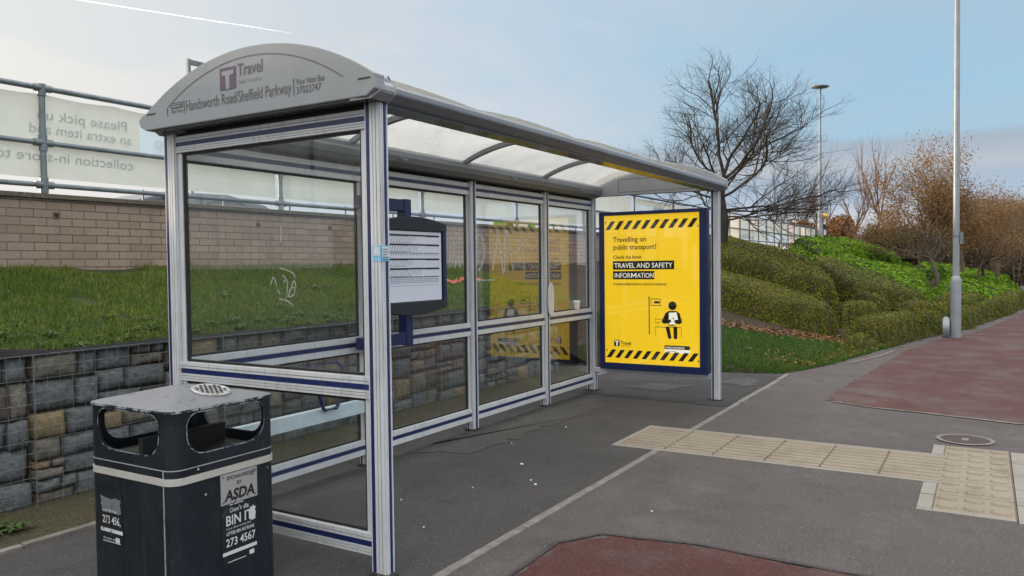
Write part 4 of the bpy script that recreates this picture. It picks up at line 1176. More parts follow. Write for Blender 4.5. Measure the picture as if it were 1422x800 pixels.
mb = MB(); mk = lambda p, q: (p, yb + .0025, q)
torn_sheet(mb, mk, SX0 + .002, SX1 - .006, 0.175, 0.448, 4, 0)
yt = yb + .0005
mb.text('Don\'t dis', .030, (SX0 + .045, yt, .412), RX, UP, 1, .95, .01)
mb.text('BIN IT', .063, (SX0 + .022, yt, .356), RX, UP, 1, .86, .016)
mb.text('It is an offence to drop litter', .014, (SX0 + .025, yt, .337), RX, UP, 1, .85, .0)
mb.text('LITTER BIN HOTLINE', .021, (SX0 + .025, yt, .312), RX, UP, 1, .78, .02)
mb.text('273 4567', .050, (SX0 + .022, yt, .262), RX, UP, 1, .86, .016)
mb.box(SX0 + .004, SX1 - .008, yt - .0003, yt + .0003, .224, .240, 1)
mb.box(SX0 + .03, SX0 + .13, yt - .0003, yt + .0003, .190, .193, 1); mb.box(SX0 + .045, SX0 + .12, yt - .0003, yt + .0003, .444, .448, 1)
mb.box(SX1 - .05, SX1 - .024, yt - .0003, yt + .0003, .192, .212, 1)
torn_sheet(mb, lambda p, q: (p, yt - .0008, q), SX1 - .045, SX1 - .012, 0.35, 0.41, 9, 1)
mb.build('notice', [M['notice'], M['torn_white']], bn)
# torn notice on the -X face
mb = MB(); xb = BX0 - .0045
torn_sheet(mb, lambda p, q: (xb + .0025, p, q), 3.235, 3.395, 0.285, 0.52, 6, 0)
xo = xb
torn_sheet(mb, lambda p, q: (xo + .0012, p, q), 3.245, 3.39, 0.425, 0.49, 12, 2)
mb.text('Litter Bin Hotl', .022, (xo, 3.378, .425), RT, UP, 1, .80, .01)
mb.text('273 456,', .048, (xo, 3.380, .375), RT, UP, 1, .80, .016)
mb.box(xo - .0003, xo + .0003, 3.232, 3.394, .336, .352, 1); mb.box(xo - .0003, xo + .0003, 3.25, 3.38, .292, .295, 1)
mb.text('clean green city', .018, (xo, 3.378, .302), RT, UP, 1, .8, .0)
mb.box(xo - .0003, xo + .0003, 3.255, 3.285, .297, .318, 1)
mb.build('notice', [M['notice'], M['torn_white'], M['binlid']], bn)
for (x, z) in ((2.20, .525), (2.165, .643), (2.54, .565)):
    mb = MB(); mb.disc((x, BY0 - .0012, z), .006, 'y', 10, 0); mb.build('rivet', M['binplate'], bn)

# ------------------------------------------------------------------ gabions
rs = random.Random(21)
def stone(mb_mats, x0, x1, z0, z1, yf, parent):
    """one quarried block: warped, rounded box"""
    j = lambda a: rs.uniform(-a, a)
    mb = MB(); n = 5
    cx, cz = (x0 + x1) / 2, (z0 + z1) / 2; hx, hz = (x1 - x0) / 2, (z1 - z0) / 2
    cor = {(sx, sz): (cx + sx * hx * (1 - abs(j(.13))) + 0, cz + sz * hz * (1 - abs(j(.20)))) for sx in (-1, 1) for sz in (-1, 1)}
    depth = 0.22; bulge = rs.uniform(.005, .022)
    seed = rs.random() * 50
    V = []; nx, nz = 8, 6
    for i in range(nx + 1):
        for k in range(nz + 1):
            u, w = i / nx, k / nz
            a = [cor[(-1, -1)][q] * (1 - u) * (1 - w) + cor[(1, -1)][q] * u * (1 - w) + cor[(-1, 1)][q] * (1 - u) * w + cor[(1, 1)][q] * u * w for q in (0, 1)]
            eu = min(u, 1 - u) * 2 * hx; ew = min(w, 1 - w) * 2 * hz; e = min(eu, ew)
            rd = 0.014
            y = yf + (rd - math.sqrt(max(0, rd * rd - (rd - min(e, rd)) ** 2))) * 1.1 - bulge * math.sin(math.pi * u) * math.sin(math.pi * w)
            y += float(vn(np.array(a[0] * 9 + seed), np.array(a[1] * 9 + seed))) * .022 + float(vn(np.array(a[0] * 25 + seed), np.array(a[1] * 25))) * .008
            jx = float(vn(np.array(a[1] * 14 + seed), np.array(a[0] * 14))) * .012; jz = float(vn(np.array(a[0] * 12 - seed), np.array(a[1] * 12))) * .012
            V.append((a[0] + jx, y, a[1] + jz))
    m1 = nz + 1
    F = [(i * m1 + k, (i + 1) * m1 + k, (i + 1) * m1 + k + 1, i * m1 + k + 1) for i in range(nx) for k in range(nz)]
    bd = [i * m1 for i in range(nx + 1)] + [nx * m1 + k for k in range(1, nz + 1)] + [i * m1 + nz for i in range(nx - 1, -1, -1)] + [k for k in range(nz - 1, 0, -1)]
    o = len(V)
    V += [(V[b][0], yf + depth, V[b][2]) for b in bd]; nb = len(bd)
    F += [(bd[q], o + q, o + (q + 1) % nb, bd[(q + 1) % nb]) for q in range(nb)]
    mb.add(V, F)
    r_ = rs.random()
    mt = M['stone_grey'] if r_ < .58 else M['stone_warm'] if r_ < .79 else M['stone_ochre'] if r_ < .89 else M['stone_dark']
    return mb.build('stone', mt, parent, True)
gab_labels = {
    1.2: 'end of a wire gabion basket cut by the left edge of the photo',
    2.6: 'wire gabion basket of mixed stone directly behind the litter bin',
    4.0: 'wire gabion basket of stone seen under the timetable case',
    5.4: 'wire gabion basket of stone behind the second rear bay of the shelter',
    6.8: 'wire gabion basket of stone behind the rear bay with the reflected poster',
    8.2: 'wire gabion basket of stone at the poster end of the shelter'}
YG = 5.02
for gx, lab in gab_labels.items():
    g = thing('gabion_basket', (gx + .7, YG + .15, 0.0), lab, 'gabion', 'gabion baskets holding up the grass bank')
    mb = MB(); mb.box(gx + .01, gx + 1.39, YG + .09, YG + .55, 0.0, 0.95); mb.build('rubble_core', M['stone_dark'], g)
    x = gx + .012
    while x < gx + 1.3:                       # packed in short stacks so that the courses do not run through
        wcol = rs.uniform(.36, .62)
        if gx + 1.388 - (x + wcol) < .3: wcol = gx + 1.388 - x
        z = 0.015; hs = []
        while sum(hs) < .80: hs.append(rs.uniform(.105, .205))
        sc = .968 / sum(hs)
        for h in hs:
            h *= sc; xx = x
            while xx < x + wcol - .02:
                w = min(rs.uniform(.15, .32), x + wcol - xx)
                if x + wcol - (xx + w) < .10: w = x + wcol - xx
                if rs.random() < .14 and h > .12 and w > .16:
                    stone(None, xx + .003, xx + w - .003, z + .003, z + h * .54, YG + rs.uniform(0, .03), g); stone(None, xx + .003, xx + w * .58, z + h * .55, z + h - .003, YG + rs.uniform(0, .04), g); stone(None, xx + w * .60, xx + w - .003, z + h * .55, z + h - .003, YG + rs.uniform(0, .05), g)
                else:
                    stone(None, xx + .002, xx + w - .002, z, z + h - .002, YG + rs.uniform(0, .03), g)
                xx += w
            z += h
        x += wcol
    mb = MB(); wy = YG - .022
    nw = 19
    for k in range(nw):
        xx = gx + .003 + k * (1.394 / (nw - 1)); mb.tube([(xx, wy + rs.uniform(-.004, .004), 0.0), (xx + rs.uniform(-.004, .004), wy - .006, .5), (xx, wy, .985)], .0011 if 0 < k < nw - 1 else .0017, 5)
    for k in range(14):
        zz = .005 + k * .0754; mb.tube([(gx, wy - .003, zz), (gx + .7, wy - .012, zz + rs.uniform(-.006, .006)), (gx + 1.4, wy - .003, zz)], .0011, 5)
    mb.build('wire_mesh', M['wire'], g)
# dark membrane showing along the top of the gabions
mem = MB(); xs_ = np.arange(-0.2, 10.0, .05); rowv = []
for x in xs_:
    amp = 0.006 + 0.03 * max(0, float(vn(np.array(x * 1.7), np.array(2.0)))) + (0.022 if x < 2.72 else 0)
    k_ = 1 if x < 2.75 else .45; n1 = float(vn(np.array(x * 6), np.array(0.3))) * .05 * k_; n2 = float(vn(np.array(x * 8), np.array(7.3))) * .04 * k_
    rowv.append([(x, YG - .015 + n1 * .2, .975 + n2 * .2), (x, YG + .03 + n1, .985 + amp * .6 + n2), (x, YG + .10 + n2, .985 + amp + n1 * .6), (x, YG + .24, .975 + n2 * .5)])
V = [p for r_ in rowv for p in r_]
mem.add(V, [(i * 4 + k, (i + 1) * 4 + k, (i + 1) * 4 + k + 1, i * 4 + k + 1) for i in range(len(rowv) - 1) for k in range(3)])
tag(mem.build('weed_membrane', M['membrane'], None, True), 'crumpled black membrane along the top edge of the stone gabions', 'membrane')

# ------------------------------------------------------------------ foliage helpers
def leaves(P, Nrm, size, aspect=1.6, tilt=0.6, fold=False):
    """quads at points P around normals Nrm"""
    n = len(P)
    d = Nrm + rng.normal(0, tilt, (n, 3)); d /= np.linalg.norm(d, axis=1)[:, None] + 1e-9
    a = rng.normal(0, 1, (n, 3)); u = np.cross(d, a); u /= np.linalg.norm(u, axis=1)[:, None] + 1e-9
    w = np.cross(d, u)
    s = size * rng.uniform(.6, 1.3, n)[:, None]
    u = u * s * aspect * .5; w = w * s * .5
    V = np.stack([P - u, P - w * .9 + u * .1, P + u, P + w * .9 + u * .1], 1).reshape(-1, 3)
    F = np.arange(4 * n).reshape(n, 4)
    return V, F
def blades(P, h, w, lean=0.35):
    n = len(P); h = h * rng.uniform(.5, 1.35, n); az = rng.uniform(0, 2 * np.pi, n); ln = np.abs(rng.normal(0, lean, n))
    dx, dy = np.cos(az), np.sin(az); sx, sy = -dy, dx
    w = w * rng.uniform(.6, 1.3, n)
    def pt(t, s):
        b = ln * h * t * t
        return np.stack([P[:, 0] + dx * b + sx * s * w / 2, P[:, 1] + dy * b + sy * s * w / 2, P[:, 2] + h * t * (1 - .25 * ln * t)], 1)
    V = np.stack([pt(0, -1), pt(0, 1), pt(.5, .8), pt(.5, -.8), pt(1, 0)], 1).reshape(-1, 3)
    b = np.arange(n)[:, None] * 5
    return V, b + np.array([[0, 1, 2, 3]]), b + np.array([[3, 2, 4]])

def stuff(o, label, cat):
    return tag(o, label, cat, None, 'stuff')

# grass on the bank
n = 92000
px = rng.uniform(0.8, 10.4, n); py = 5.16 + (7.44 - 5.16) * rng.uniform(0, 1, n)
dens = vn(px * 1.1, py * 1.1) + .5 * vn(px * 3, py * 3)
keep = dens > -.42 + .2 * (py < 5.35); px, py = px[keep], py[keep]
P = np.stack([px, py, bank_z(px, py) - .012], 1)
V, F4, F3 = blades(P, .044 * (1 + 1.1 * (vn(px * .9, py * .9) + .25)), .0060, .65)
mb = MB(); mb.bulk(V, F4); mb.np.append((np.zeros((0, 3)), np.zeros((0, 3), int), 0)); mb.np.pop()
off = len(V); mb.bulk(np.zeros((0, 3)), F3 - off)        # triangles share the first block's vertices
stuff(mb.build('grass', M['grass'], origin=(0, 0, 0)), 'rough green grass on the bank between gabions and brick wall', 'grass')
# weeds along the gabion edge
def rosette(mb, c, n, ln, seed):
    r = random.Random(seed)
    for k in range(n):
        a = 2 * math.pi * k / n + r.uniform(-.3, .3); l_ = ln * r.uniform(.6, 1.2); w = l_ * .26; up = r.uniform(.2, .9)
        d = Vector((math.cos(a), math.sin(a), 0)); s = Vector((-d.y, d.x, 0)); c0 = Vector(c)
        p1 = c0 + d * l_ * .5 + Vector((0, 0, l_ * up * .5)); p2 = c0 + d * l_ + Vector((0, 0, l_ * up * .35))
        mb.add([c0 - s * w * .15, c0 + s * w * .15, p1 + s * w * .5, p2, p1 - s * w * .5], [(0, 1, 2, 4), (4, 2, 3)])
mb = MB()
for k in range(260):
    x = rs.uniform(1.8, 9.6); y = 5.17 + abs(rs.gauss(0, .22)); rosette(mb, (x, y, float(bank_z(np.array(x), np.array(y)))), rs.randint(6, 12), rs.uniform(.035, .085), k)
for (x, y) in ((3.05, 6.5), (4.9, 6.1), (6.3, 6.3)):
    rosette(mb, (x, y, float(bank_z(np.array(x), np.array(y)))), 9, .15, int(x * 100))
stuff(mb.build('weeds', M['weed'], origin=(0, 0, 0)), 'leafy weeds growing along the top edge of the gabions', 'weeds')
for (x, y, lab) in ((2.33, 4.80, 'low green weed at the foot of the gabion wall near the left edge'),):
    mb = MB()
    for k in range(5): rosette(mb, (x + rs.uniform(-.12, .12), y + rs.uniform(-.08, .08), .03), 9, .11, k + 900)
    tag(mb.build('weed', M['weed']), lab, 'weed')

# red strip added on the bank in place of a car-light reflection
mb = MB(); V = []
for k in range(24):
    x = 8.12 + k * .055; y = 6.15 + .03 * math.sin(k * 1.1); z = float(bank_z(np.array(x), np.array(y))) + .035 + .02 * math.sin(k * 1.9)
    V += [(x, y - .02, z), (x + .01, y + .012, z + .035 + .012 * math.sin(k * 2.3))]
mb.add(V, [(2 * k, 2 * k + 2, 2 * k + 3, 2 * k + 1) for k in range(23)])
tag(mb.build('reflection_strip', painted('reflection_red', (0.42, 0.06, 0.02), 0.4, 0, 0.2)), 'red strip on the grass bank behind the shelter standing in for a car-light reflection', 'litter')
# lawn
n = 95000
px = rng.uniform(10.5, 15.5, n); py = rng.uniform(1.2, 5.4, n)
e = edge(px); hz = np.interp(px, [10.5, 12, 12.9, 13.7, 14.2, 15, 17], [5.6, 4.7, 4.0, 2.8, 2.1, 1.6, 1.0]) + .3 * vn(px * 2, py * 2)
keep = (py > e + .03 + .06 * vn(px * 6, py * 6)) & (py < hz) & (vn(px * 1.5, py * 1.5) > -.44); px, py = px[keep], py[keep]
P = np.stack([px, py, terr(px, py) - .005 + .06 * vn(px * .9, py * .9) * np.clip((py - edge(px)) * 1.2, 0, 1)], 1)
V, F4, F3 = blades(P, .060, .009, .5)
mb = MB(); mb.bulk(V, F4); mb.bulk(np.zeros((0, 3)), F3 - len(V))
stuff(mb.build('lawn_grass', M['lawn'], origin=(0, 0, 0)), 'short green lawn between the shelter and the clipped hedges', 'grass')
# grass at the foot of hedges along the path + fallen leaves
n = 9000
px = rng.uniform(11, 32, n); py = edge(px) + .06 + np.abs(rng.normal(0, .35, n))
P = np.stack([px, py, terr(px, py) + .02], 1)
V, F4, F3 = blades(P, .05, .010, .6)
mb = MB(); mb.bulk(V, F4); mb.bulk(np.zeros((0, 3)), F3 - len(V))
stuff(mb.build('verge_grass', M['hedgeg'], origin=(0, 0, 0)), 'thin mossy grass along the edge of the red footway', 'grass')
n = 2000
lx = np.concatenate([rng.uniform(11.5, 20, n // 3), rng.uniform(13.0, 15.0, n - n // 3)]); px = np.concatenate([lx, rng.uniform(3, 10, 70)]); hz_ = np.interp(lx, [10.5, 12, 12.9, 13.7, 14.2, 15, 17, 20], [5.6, 4.7, 4.0, 2.8, 2.1, 1.6, 1.0, .2]); py = np.concatenate([np.where(np.arange(n) < n // 3, edge(lx) + np.abs(rng.normal(0, .5, n)) + .05, hz_ + rng.normal(.35, .35, n)), rng.uniform(2.4, 4.9, 70)])
pz = np.where(px < 10.5, .008, terr(px, py) + .04)
V, F = leaves(np.stack([px, py, pz], 1), np.tile([0, 0, 1.0], (len(px), 1)), .042, 1.4, .35)
mb = MB(); mb.bulk(V[:4 * n], F[:n])
stuff(mb.build('fallen_leaves', M['dead'], origin=(0, 0, 0)), 'brown fallen leaves lying under the clipped hedges', 'leaves')
# grit and litter specks on the pad
mb = MB()
for (x, y, s) in ((5.05, 2.98, .016), (4.62, 2.62, .013), (4.70, 2.70, .007), (4.35, 2.95, .006), (6.4, 3.3, .008), (3.55, 2.75, .006), (4.45, 1.72, .006), (3.9, 3.2, .006), (5.6, 3.4, .006)):
    pts = [(x + s * rs.uniform(.5, 1.2) * math.cos(a), y + s * rs.uniform(.5, 1.2) * math.sin(a)) for a in [2 * math.pi * k / 7 for k in range(7)]]
    mb.prism(pts, 'z', .0055, .0105)
stuff(mb.build('litter_specks', M['white'], origin=(0, 0, 0)), 'small white specks of litter scattered on the shelter paving', 'litter')

# ------------------------------------------------------------------ hedges
def hedge(name, poly, H, label, cat, leafm, corem, leaf=.045, dens=420, rad=.32, group=None, bump_amp=.10, seed=0, step=.09):
    poly = np.array(poly, float)
    mn = poly.min(0) - .4; mx = poly.max(0) + .4
    if (mx - mn).max() > 12: step = .16
    gx = np.arange(mn[0], mx[0] + step, step); gy = np.arange(mn[1], mx[1] + step, step)
    X, Y = np.meshgrid(gx, gy, indexing='ij')
    Xw = X + .22 * vn(X * 1.1 + seed, Y * 1.1) + .08 * vn(X * 3.7, Y * 3.7 + seed); Yw = Y + .22 * vn(X * 1.1, Y * 1.1 + 7 + seed) + .08 * vn(X * 3.7 + 5, Y * 3.7 + seed)
    ins = np.zeros(X.shape, bool); D = np.full(X.shape, 1e9); m = len(poly)
    for i in range(m):
        a = poly[i]; b = poly[(i + 1) % m]
        c = ((a[1] > Yw) != (b[1] > Yw)); t = (b[0] - a[0]) * (Yw - a[1]) / (b[1] - a[1] + 1e-12) + a[0]
        ins ^= c & (Xw < t)
        ab = b - a; tt = np.clip(((Xw - a[0]) * ab[0] + (Yw - a[1]) * ab[1]) / (ab @ ab + 1e-12), 0, 1)
        D = np.minimum(D, np.hypot(Xw - a[0] - tt * ab[0], Yw - a[1] - tt * ab[1]))
    D = np.where(ins, D, 0)
    q = np.clip(D / rad, 0, 1); prof = np.sqrt(np.clip(1 - (1 - q) ** 2.6, 0, 1))
    g = terr(X, Y)
    Z = g - .03 + (H + .03) * prof + bump_amp * (vn(X * 1.2 + seed, Y * 1.2) + .5 * vn(X * 3.1, Y * 3.1 + seed)) * prof
    ny = len(gy)
    i = (np.arange(len(gx) - 1)[:, None] * ny + np.arange(ny - 1)[None, :])
    msk = (ins[:-1, :-1] | ins[1:, :-1] | ins[:-1, 1:] | ins[1:, 1:])
    F = np.stack([i, i + ny, i + ny + 1, i + 1], -1)[msk]
    V = np.stack([X, Y, Z], -1).reshape(-1, 3)
    used = np.unique(F); re = np.full(len(V), -1); re[used] = np.arange(len(used)); V2 = V[used]; F2 = re[F]
    mb = MB(); mb.bulk(V2, F2, 1)
    # scatter leaves by area
    A = V2[F2]; e1 = A[:, 1] - A[:, 0]; e2 = A[:, 3] - A[:, 0]; nr = np.cross(e1, e2); ar = np.linalg.norm(nr, axis=1)
    nL = int(ar.sum() * dens); nL = min(nL, 70000)
    pick = rng.choice(len(F2), nL, p=ar / ar.sum()); u = rng.random((nL, 1)); w = rng.random((nL, 1))
    Pp = A[pick, 0] + e1[pick] * u + e2[pick] * w; nn = nr[pick] / ar[pick][:, None]
    Pp = Pp + nn * rng.uniform(-.02, .045, nL)[:, None]
    Vl, Fl = leaves(Pp, nn, leaf, 1.5, .36)
    mb.bulk(Vl, Fl, 0)
    return tag(mb.build(name, [leafm, corem], None, False), label, cat, group)

HG = 'clipped hedge mounds on the slope'
hl = [
 ('A1', .52, [(14.75, 5.2), (14.7, 4.3), (14.75, 3.5), (14.7, 2.8), (14.7, 2.25), (15.5, 2.3), (16.2, 2.7), (16.5, 3.5), (16.9, 4.4), (16.9, 5.5), (15.2, 5.9)], 'broad olive hedge mound nearest the shelter, dark along its lower face'),
 ('A2', .80, [(17.8, 5.9), (17.5, 4.9), (17.1, 3.9), (17.0, 3.2), (16.8, 2.75), (17.0, 2.45), (18.0, 2.75), (19.6, 3.25), (23.4, 4.6), (24.0, 6.8), (18.2, 7.2), (16.9, 6.9)], 'long olive hedge mound sloping down behind the nearest one below the bare tree'),
 ('B', .60, [(19.6, 2.75), (19.6, 1.95), (19.3, 1.25), (20.4, 1.15), (23.4, 2.2), (26.2, 3.6), (26.8, 4.8), (24.4, 4.3), (21.4, 3.3)], 'yellow green hedge mound running down the middle of the slope'),
 ('B2', .48, [(18.8, 2.6), (18.3, 2.2), (18.4, 1.8), (18.95, 1.7), (19.15, 2.4)], 'narrow low hedge strip between the two long mounds'),
 ('C1', .45, [(15.75, 2.25), (16.6, 1.85), (17.7, 1.75), (18.1, 2.1), (17.2, 2.35), (16.3, 2.5)], 'small rounded hedge mound at the notch between the large ones'),
 ('C2', .42, [(14.5, 2.12), (14.65, 1.78), (15.3, 1.52), (16.0, 1.3), (17.0, 1.05), (17.4, 1.15), (17.4, 1.55), (16.4, 1.72), (15.4, 2.05)], 'long front hedge with a straight dark clipped face beside the footway'),
 ('C3', .22, [(13.75, 2.05), (13.9, 1.85), (14.3, 1.66), (14.7, 1.62), (14.5, 1.95)], 'lowest small hedge clump at the lawn corner'),
 ('C4', .40, [(17.55, .98), (18.2, .72), (18.5, 1.05), (17.75, 1.38)], 'short low block of hedge at the foot of the lamp column'),
 ('D1', .50, [(21.2, 1.3), (20.5, .9), (21.4, .3), (24.4, -.02), (24.6, .8)], 'flat topped hedge behind the lamp column'),
 ('D2', .45, [(18.7, 1.65), (18.65, 1.15), (19.0, .85), (20.2, .6), (20.4, 1.0), (19.6, 1.5)], 'square hedge block behind the low one left of the lamp column'),
 ('D3', .42, [(19.2, .55), (19.6, .36), (22.6, -.13), (27.5, -.83), (30, -1.0), (30, -.5), (23, .15), (19.6, .72)], 'low hedge strip edging the red footway right of the lamp column'),
]
for i, (k, H, poly, lab) in enumerate(hl):
    lm = M['hedge'] if k in ('A1', 'A2', 'C2', 'C3', 'D2') else M['hedgeg']
    near = k in ('A1', 'C1', 'C2', 'C3', 'C4')
    hedge('clipped_hedge', poly, H, lab, 'hedge', lm, M['hedge_core'], .024 if near else .031, 2600 if near else 1500, .24, HG, .10, i * 3.7)
LG = 'bright green laurel beds'
ll = [
 ('E1', .80, [(29.5, 5.0), (32.5, 4.0), (36, 3.2), (41, 3.4), (44, 4.4), (44, 6.6), (33, 6.8)], 'bright green laurel bank at the top of the slope below the orange tree'),
 ('E2', .55, [(27.6, 5.4), (26.8, 4.4), (24.6, 2.9), (21.9, 1.6), (23, 1.35), (27, 1.4), (36, 2.4), (36, 3.0), (32, 3.8), (29, 4.8)], 'mid green laurel tier in front of the bright bank'),
 ('E3', .40, [(25.5, 1.2), (26.5, .3), (29.5, -.8), (40, -1.2), (42, .6), (35.5, 1.6)], 'bright green ground cover right of the lamp column'),
 ('E4', .45, [(37, 2.2), (43, .6), (52, -1.2), (58, -1.2), (56, 2.5), (44, 3.0)], 'far laurel bed under the dark thicket'),
]
for i, (k, H, poly, lab) in enumerate(ll):
    hedge('laurel_bed', poly, H, lab, 'shrubs', M['laurel'], M['laurel_core'], .085 if i != 3 else .12, 330 if i != 3 else 130, .45, LG, .24, 40 + i * 5.1)

# ------------------------------------------------------------------ brick wall and railing
bw = thing('brick_wall', (6.5, 7.55, 1.3), 'buff brick retaining wall with a stone coping above the grass bank', 'wall')
mb = MB(); mb.box(-6, 16.6, 7.45, 7.67, 1.0, 2.165); mb.build('brickwork', M['brick'], bw)
mb = MB(); x = -6.0
while x < 16.5:
    mb.box(x + .003, x + .897, 7.415, 7.70, 2.1655, 2.21); x += .9
mb.build('coping', M['coping'], bw, bevel=.004)
x = 2.6
for x in (4.12, 5.32, 6.5, 7.7, 8.9, 10.1, 11.3):
    mb = MB(); mb.prism(rrect(x - .03, x + .03, 1.985, 2.045, .008, 3), 'y', 7.442, 7.4495, 0)
    mb.disc((x, 7.441, 2.015), .022, 'y', 14, 1); mb.build('weep_pipe', [M['coping'], M['black']], bw)

fr = thing('handrail_fence', (8.0, 7.62, 2.2), 'grey tubular handrail fence with clamped joints along the top of the brick wall', 'fence')
YF = 7.60
FX = [-1.7, 1.2, 4.1, 7.0, 9.9, 12.8, 15.7, 18.6, 21.5, 24.4] + [27.2 + 1.333 * k for k in range(13)]
for x in FX:
    mb = MB(); mb.tube([(x, YF, 1.9 if x < 16 else 1.6), (x, YF, 3.215)], .028, 10)
    mb.build('upright', M['galv'], fr, True)
for z in (3.213, 2.70, 2.305):
    mb = MB(); mb.tube([(-3, YF + .0, z), (43.3, YF, z)], .027 if z > 3 else .024, 10); mb.build('rail', M['galv'], fr, True)
for x in FX[:9]:
    for z in (3.213, 2.70, 2.305):
        mb = MB(); mb.tube([(x - .085, YF, z), (x + .085, YF, z)], .036, 10); mb.tube([(x, YF, z - .075), (x, YF, z + (.075 if z < 3 else .036))], .037, 10)
        mb.build('clamp', M['galv'], fr, True)
for x in np.arange(-1, 16, 1.02):
    mb = MB(); mb.box(x - .008, x + .008, YF + .005, YF + .02, 2.20, 2.34); mb.build('stay', M['galv'], fr)

# banners: wrinkled cloth tied to the far side of the rails
def banner(name, x0, x1, z0, z1, label, mats, cols=None, seed=0, nx=70, nz=22, yoff=.036):
    mb = MB(); V = []
    for i in range(nx + 1):
        for k in range(nz + 1):
            u, w = i / nx, k / nz; x = x0 + (x1 - x0) * u; zt = z1 - .018 * abs(math.sin(math.pi * u * max(1, round((x1 - x0) / .7))))
            z = z0 + (zt - z0) * w
            y = YF + yoff + .018 * float(vn(np.array(x * 1.8 + seed), np.array(z * 3 + x * 1.3))) + .012 * float(vn(np.array(x * 5 + z * 6), np.array(z * 2.0 + seed)))
            V.append((x, y + .005, z))
    F = [(i * (nz + 1) + k, (i + 1) * (nz + 1) + k, (i + 1) * (nz + 1) + k + 1, i * (nz + 1) + k + 1) for i in range(nx) for k in range(nz)]
    mi = [0] * len(F)
    mb.add(V, F)
    if cols:
        for idx, f in enumerate(mb.f):
            cx = sum(V[i][0] for i in f) / 4; cz = sum(V[i][2] for i in f) / 4
            for (a, b, c, d, m_) in cols:
                if a <= cx <= b and c <= cz <= d: mb.mi[idx] = m_
    return mb, name, label, mats
LX = (-1, 0, 0)
def finish_banner(b, cat='banner', group='banners tied along the railing'):
    mb, name, label, mats = b
    return tag(mb.build(name, mats, None, True), label, cat, group)
yT = YF + .026
b = banner('banner', -2.9, 6.95, 2.375, 3.165, 'white banner with faint reversed lettering at the top left behind the gable', [M['banner'], M['banner_ink'], M['banner_blue'], M['banner_text']], [(5.14, 5.60, 2.74, 2.99, 2)], 1, 140)
o = finish_banner(b)
for (tx, sz, x_, z_, w_) in (('Please pick up', .135, 4.98, 2.93, .90), ('an extra item and', .135, 5.02, 2.795, 1.02), ('collection in-store today', .135, 5.03, 2.535, 1.55)):
    mb = MB(); mb.text(tx, sz, (x_, yT, z_), LX, UP, 0, 1, 0, width=w_); mb.build('banner_lettering', M['banner_ink'], o)
mb = MB(); mb.text('up', .19, (5.47, yT, 2.80), LX, UP, 0, 1.0, .02); mb.build('banner_lettering', M['banner_text'], o)
o = finish_banner(banner('banner', 7.05, 9.85, 2.375, 3.165, 'white banner with a rosy upper band seen above the timetable case', [M['banner'], M['banner_rose']], [(8.6, 9.85, 2.80, 3.2, 1)], 5, 40))
o = finish_banner(banner('banner', 9.95, 12.75, 2.375, 3.165, 'pinkish white banner behind the second rear bay of the shelter', [M['banner'], M['banner_rose']], [(9.9, 11.2, 2.86, 3.2, 1)], 8, 40))
o = finish_banner(banner('banner', 12.85, 18.5, 2.375, 3.165, 'plain white banner behind the third rear bay of the shelter', [M['banner']], None, 11, 60))
o = finish_banner(banner('banner', 18.7, 25.2, 2.375, 3.165, 'pale blue white banner glimpsed above the poster case', [M['banner'], M['banner_blue']], [(18.7, 21.4, 2.3, 3.0, 1)], 14, 60))
mb0, nm, lb, mts = banner('banner', 25.35, 27.0, 2.30, 3.165, 'banner printed with a green Christmas tree right of the far shelter post', [M['banner'], M['banner_green'], M['banner_lime']], [(25.5, 27.0, 2.3, 2.52, 2)], 17, 30)
o = finish_banner((mb0, nm, lb, mts))
mb = MB(); tri = []
for (w, z) in ((.08, 3.10), (.25, 2.95), (.17, 2.93), (.38, 2.76), (.26, 2.74), (.52, 2.54), (.10, 2.52), (.10, 2.44)): tri.append((26.2 + w, z))
tri = [(26.2 + (p - 26.2), z) for p, z in tri] + [(26.2 - (p - 26.2), z) for p, z in tri[::-1]]
mb.add([(p, yT - .01, z) for p, z in tri], [tuple(range(len(tri)))]); mb.build('tree_print', M['banner_green'], o)
o = finish_banner(banner('banner', 27.3, 31.2, 2.36, 3.165, 'cream and rose banner on the far railing below the bare branches', [M['banner'], M['banner_cream'], M['banner_rose']], [(27.3, 28.9, 2.3, 3.2, 1), (29.9, 31.2, 2.7, 3.2, 2)], 20, 40))
o = finish_banner(banner('banner', 31.3, 36.5, 2.36, 3.165, 'grey white banner in the middle of the far railing', [M['banner'], M['banner_blue']], [(33.2, 36.5, 2.3, 2.7, 1)], 23, 40))
o = finish_banner(banner('banner', 36.6, 43.2, 2.36, 3.165, 'last white banner of the railing with a rosy panel beside the far lamp column', [M['banner'], M['banner_rose'], M['banner_cream']], [(36.6, 38.4, 2.3, 3.2, 1), (39.3, 40.8, 2.3, 3.2, 2)], 26, 40))

# bracket post seen above the roof
pt = thing('pole_bracket', (6.76, 9.0, 1.02), 'dark square post with a short arm rising behind the arched gable', 'pole')
mb = MB(); mb.box(6.735, 6.775, 8.98, 9.02, 1.02, 4.26); mb.build('pole', M['galv'], pt)
mb = MB(); mb.box(6.776, 7.25, 8.985, 9.015, 4.19, 4.255); mb.build('arm', M['galv'], pt)

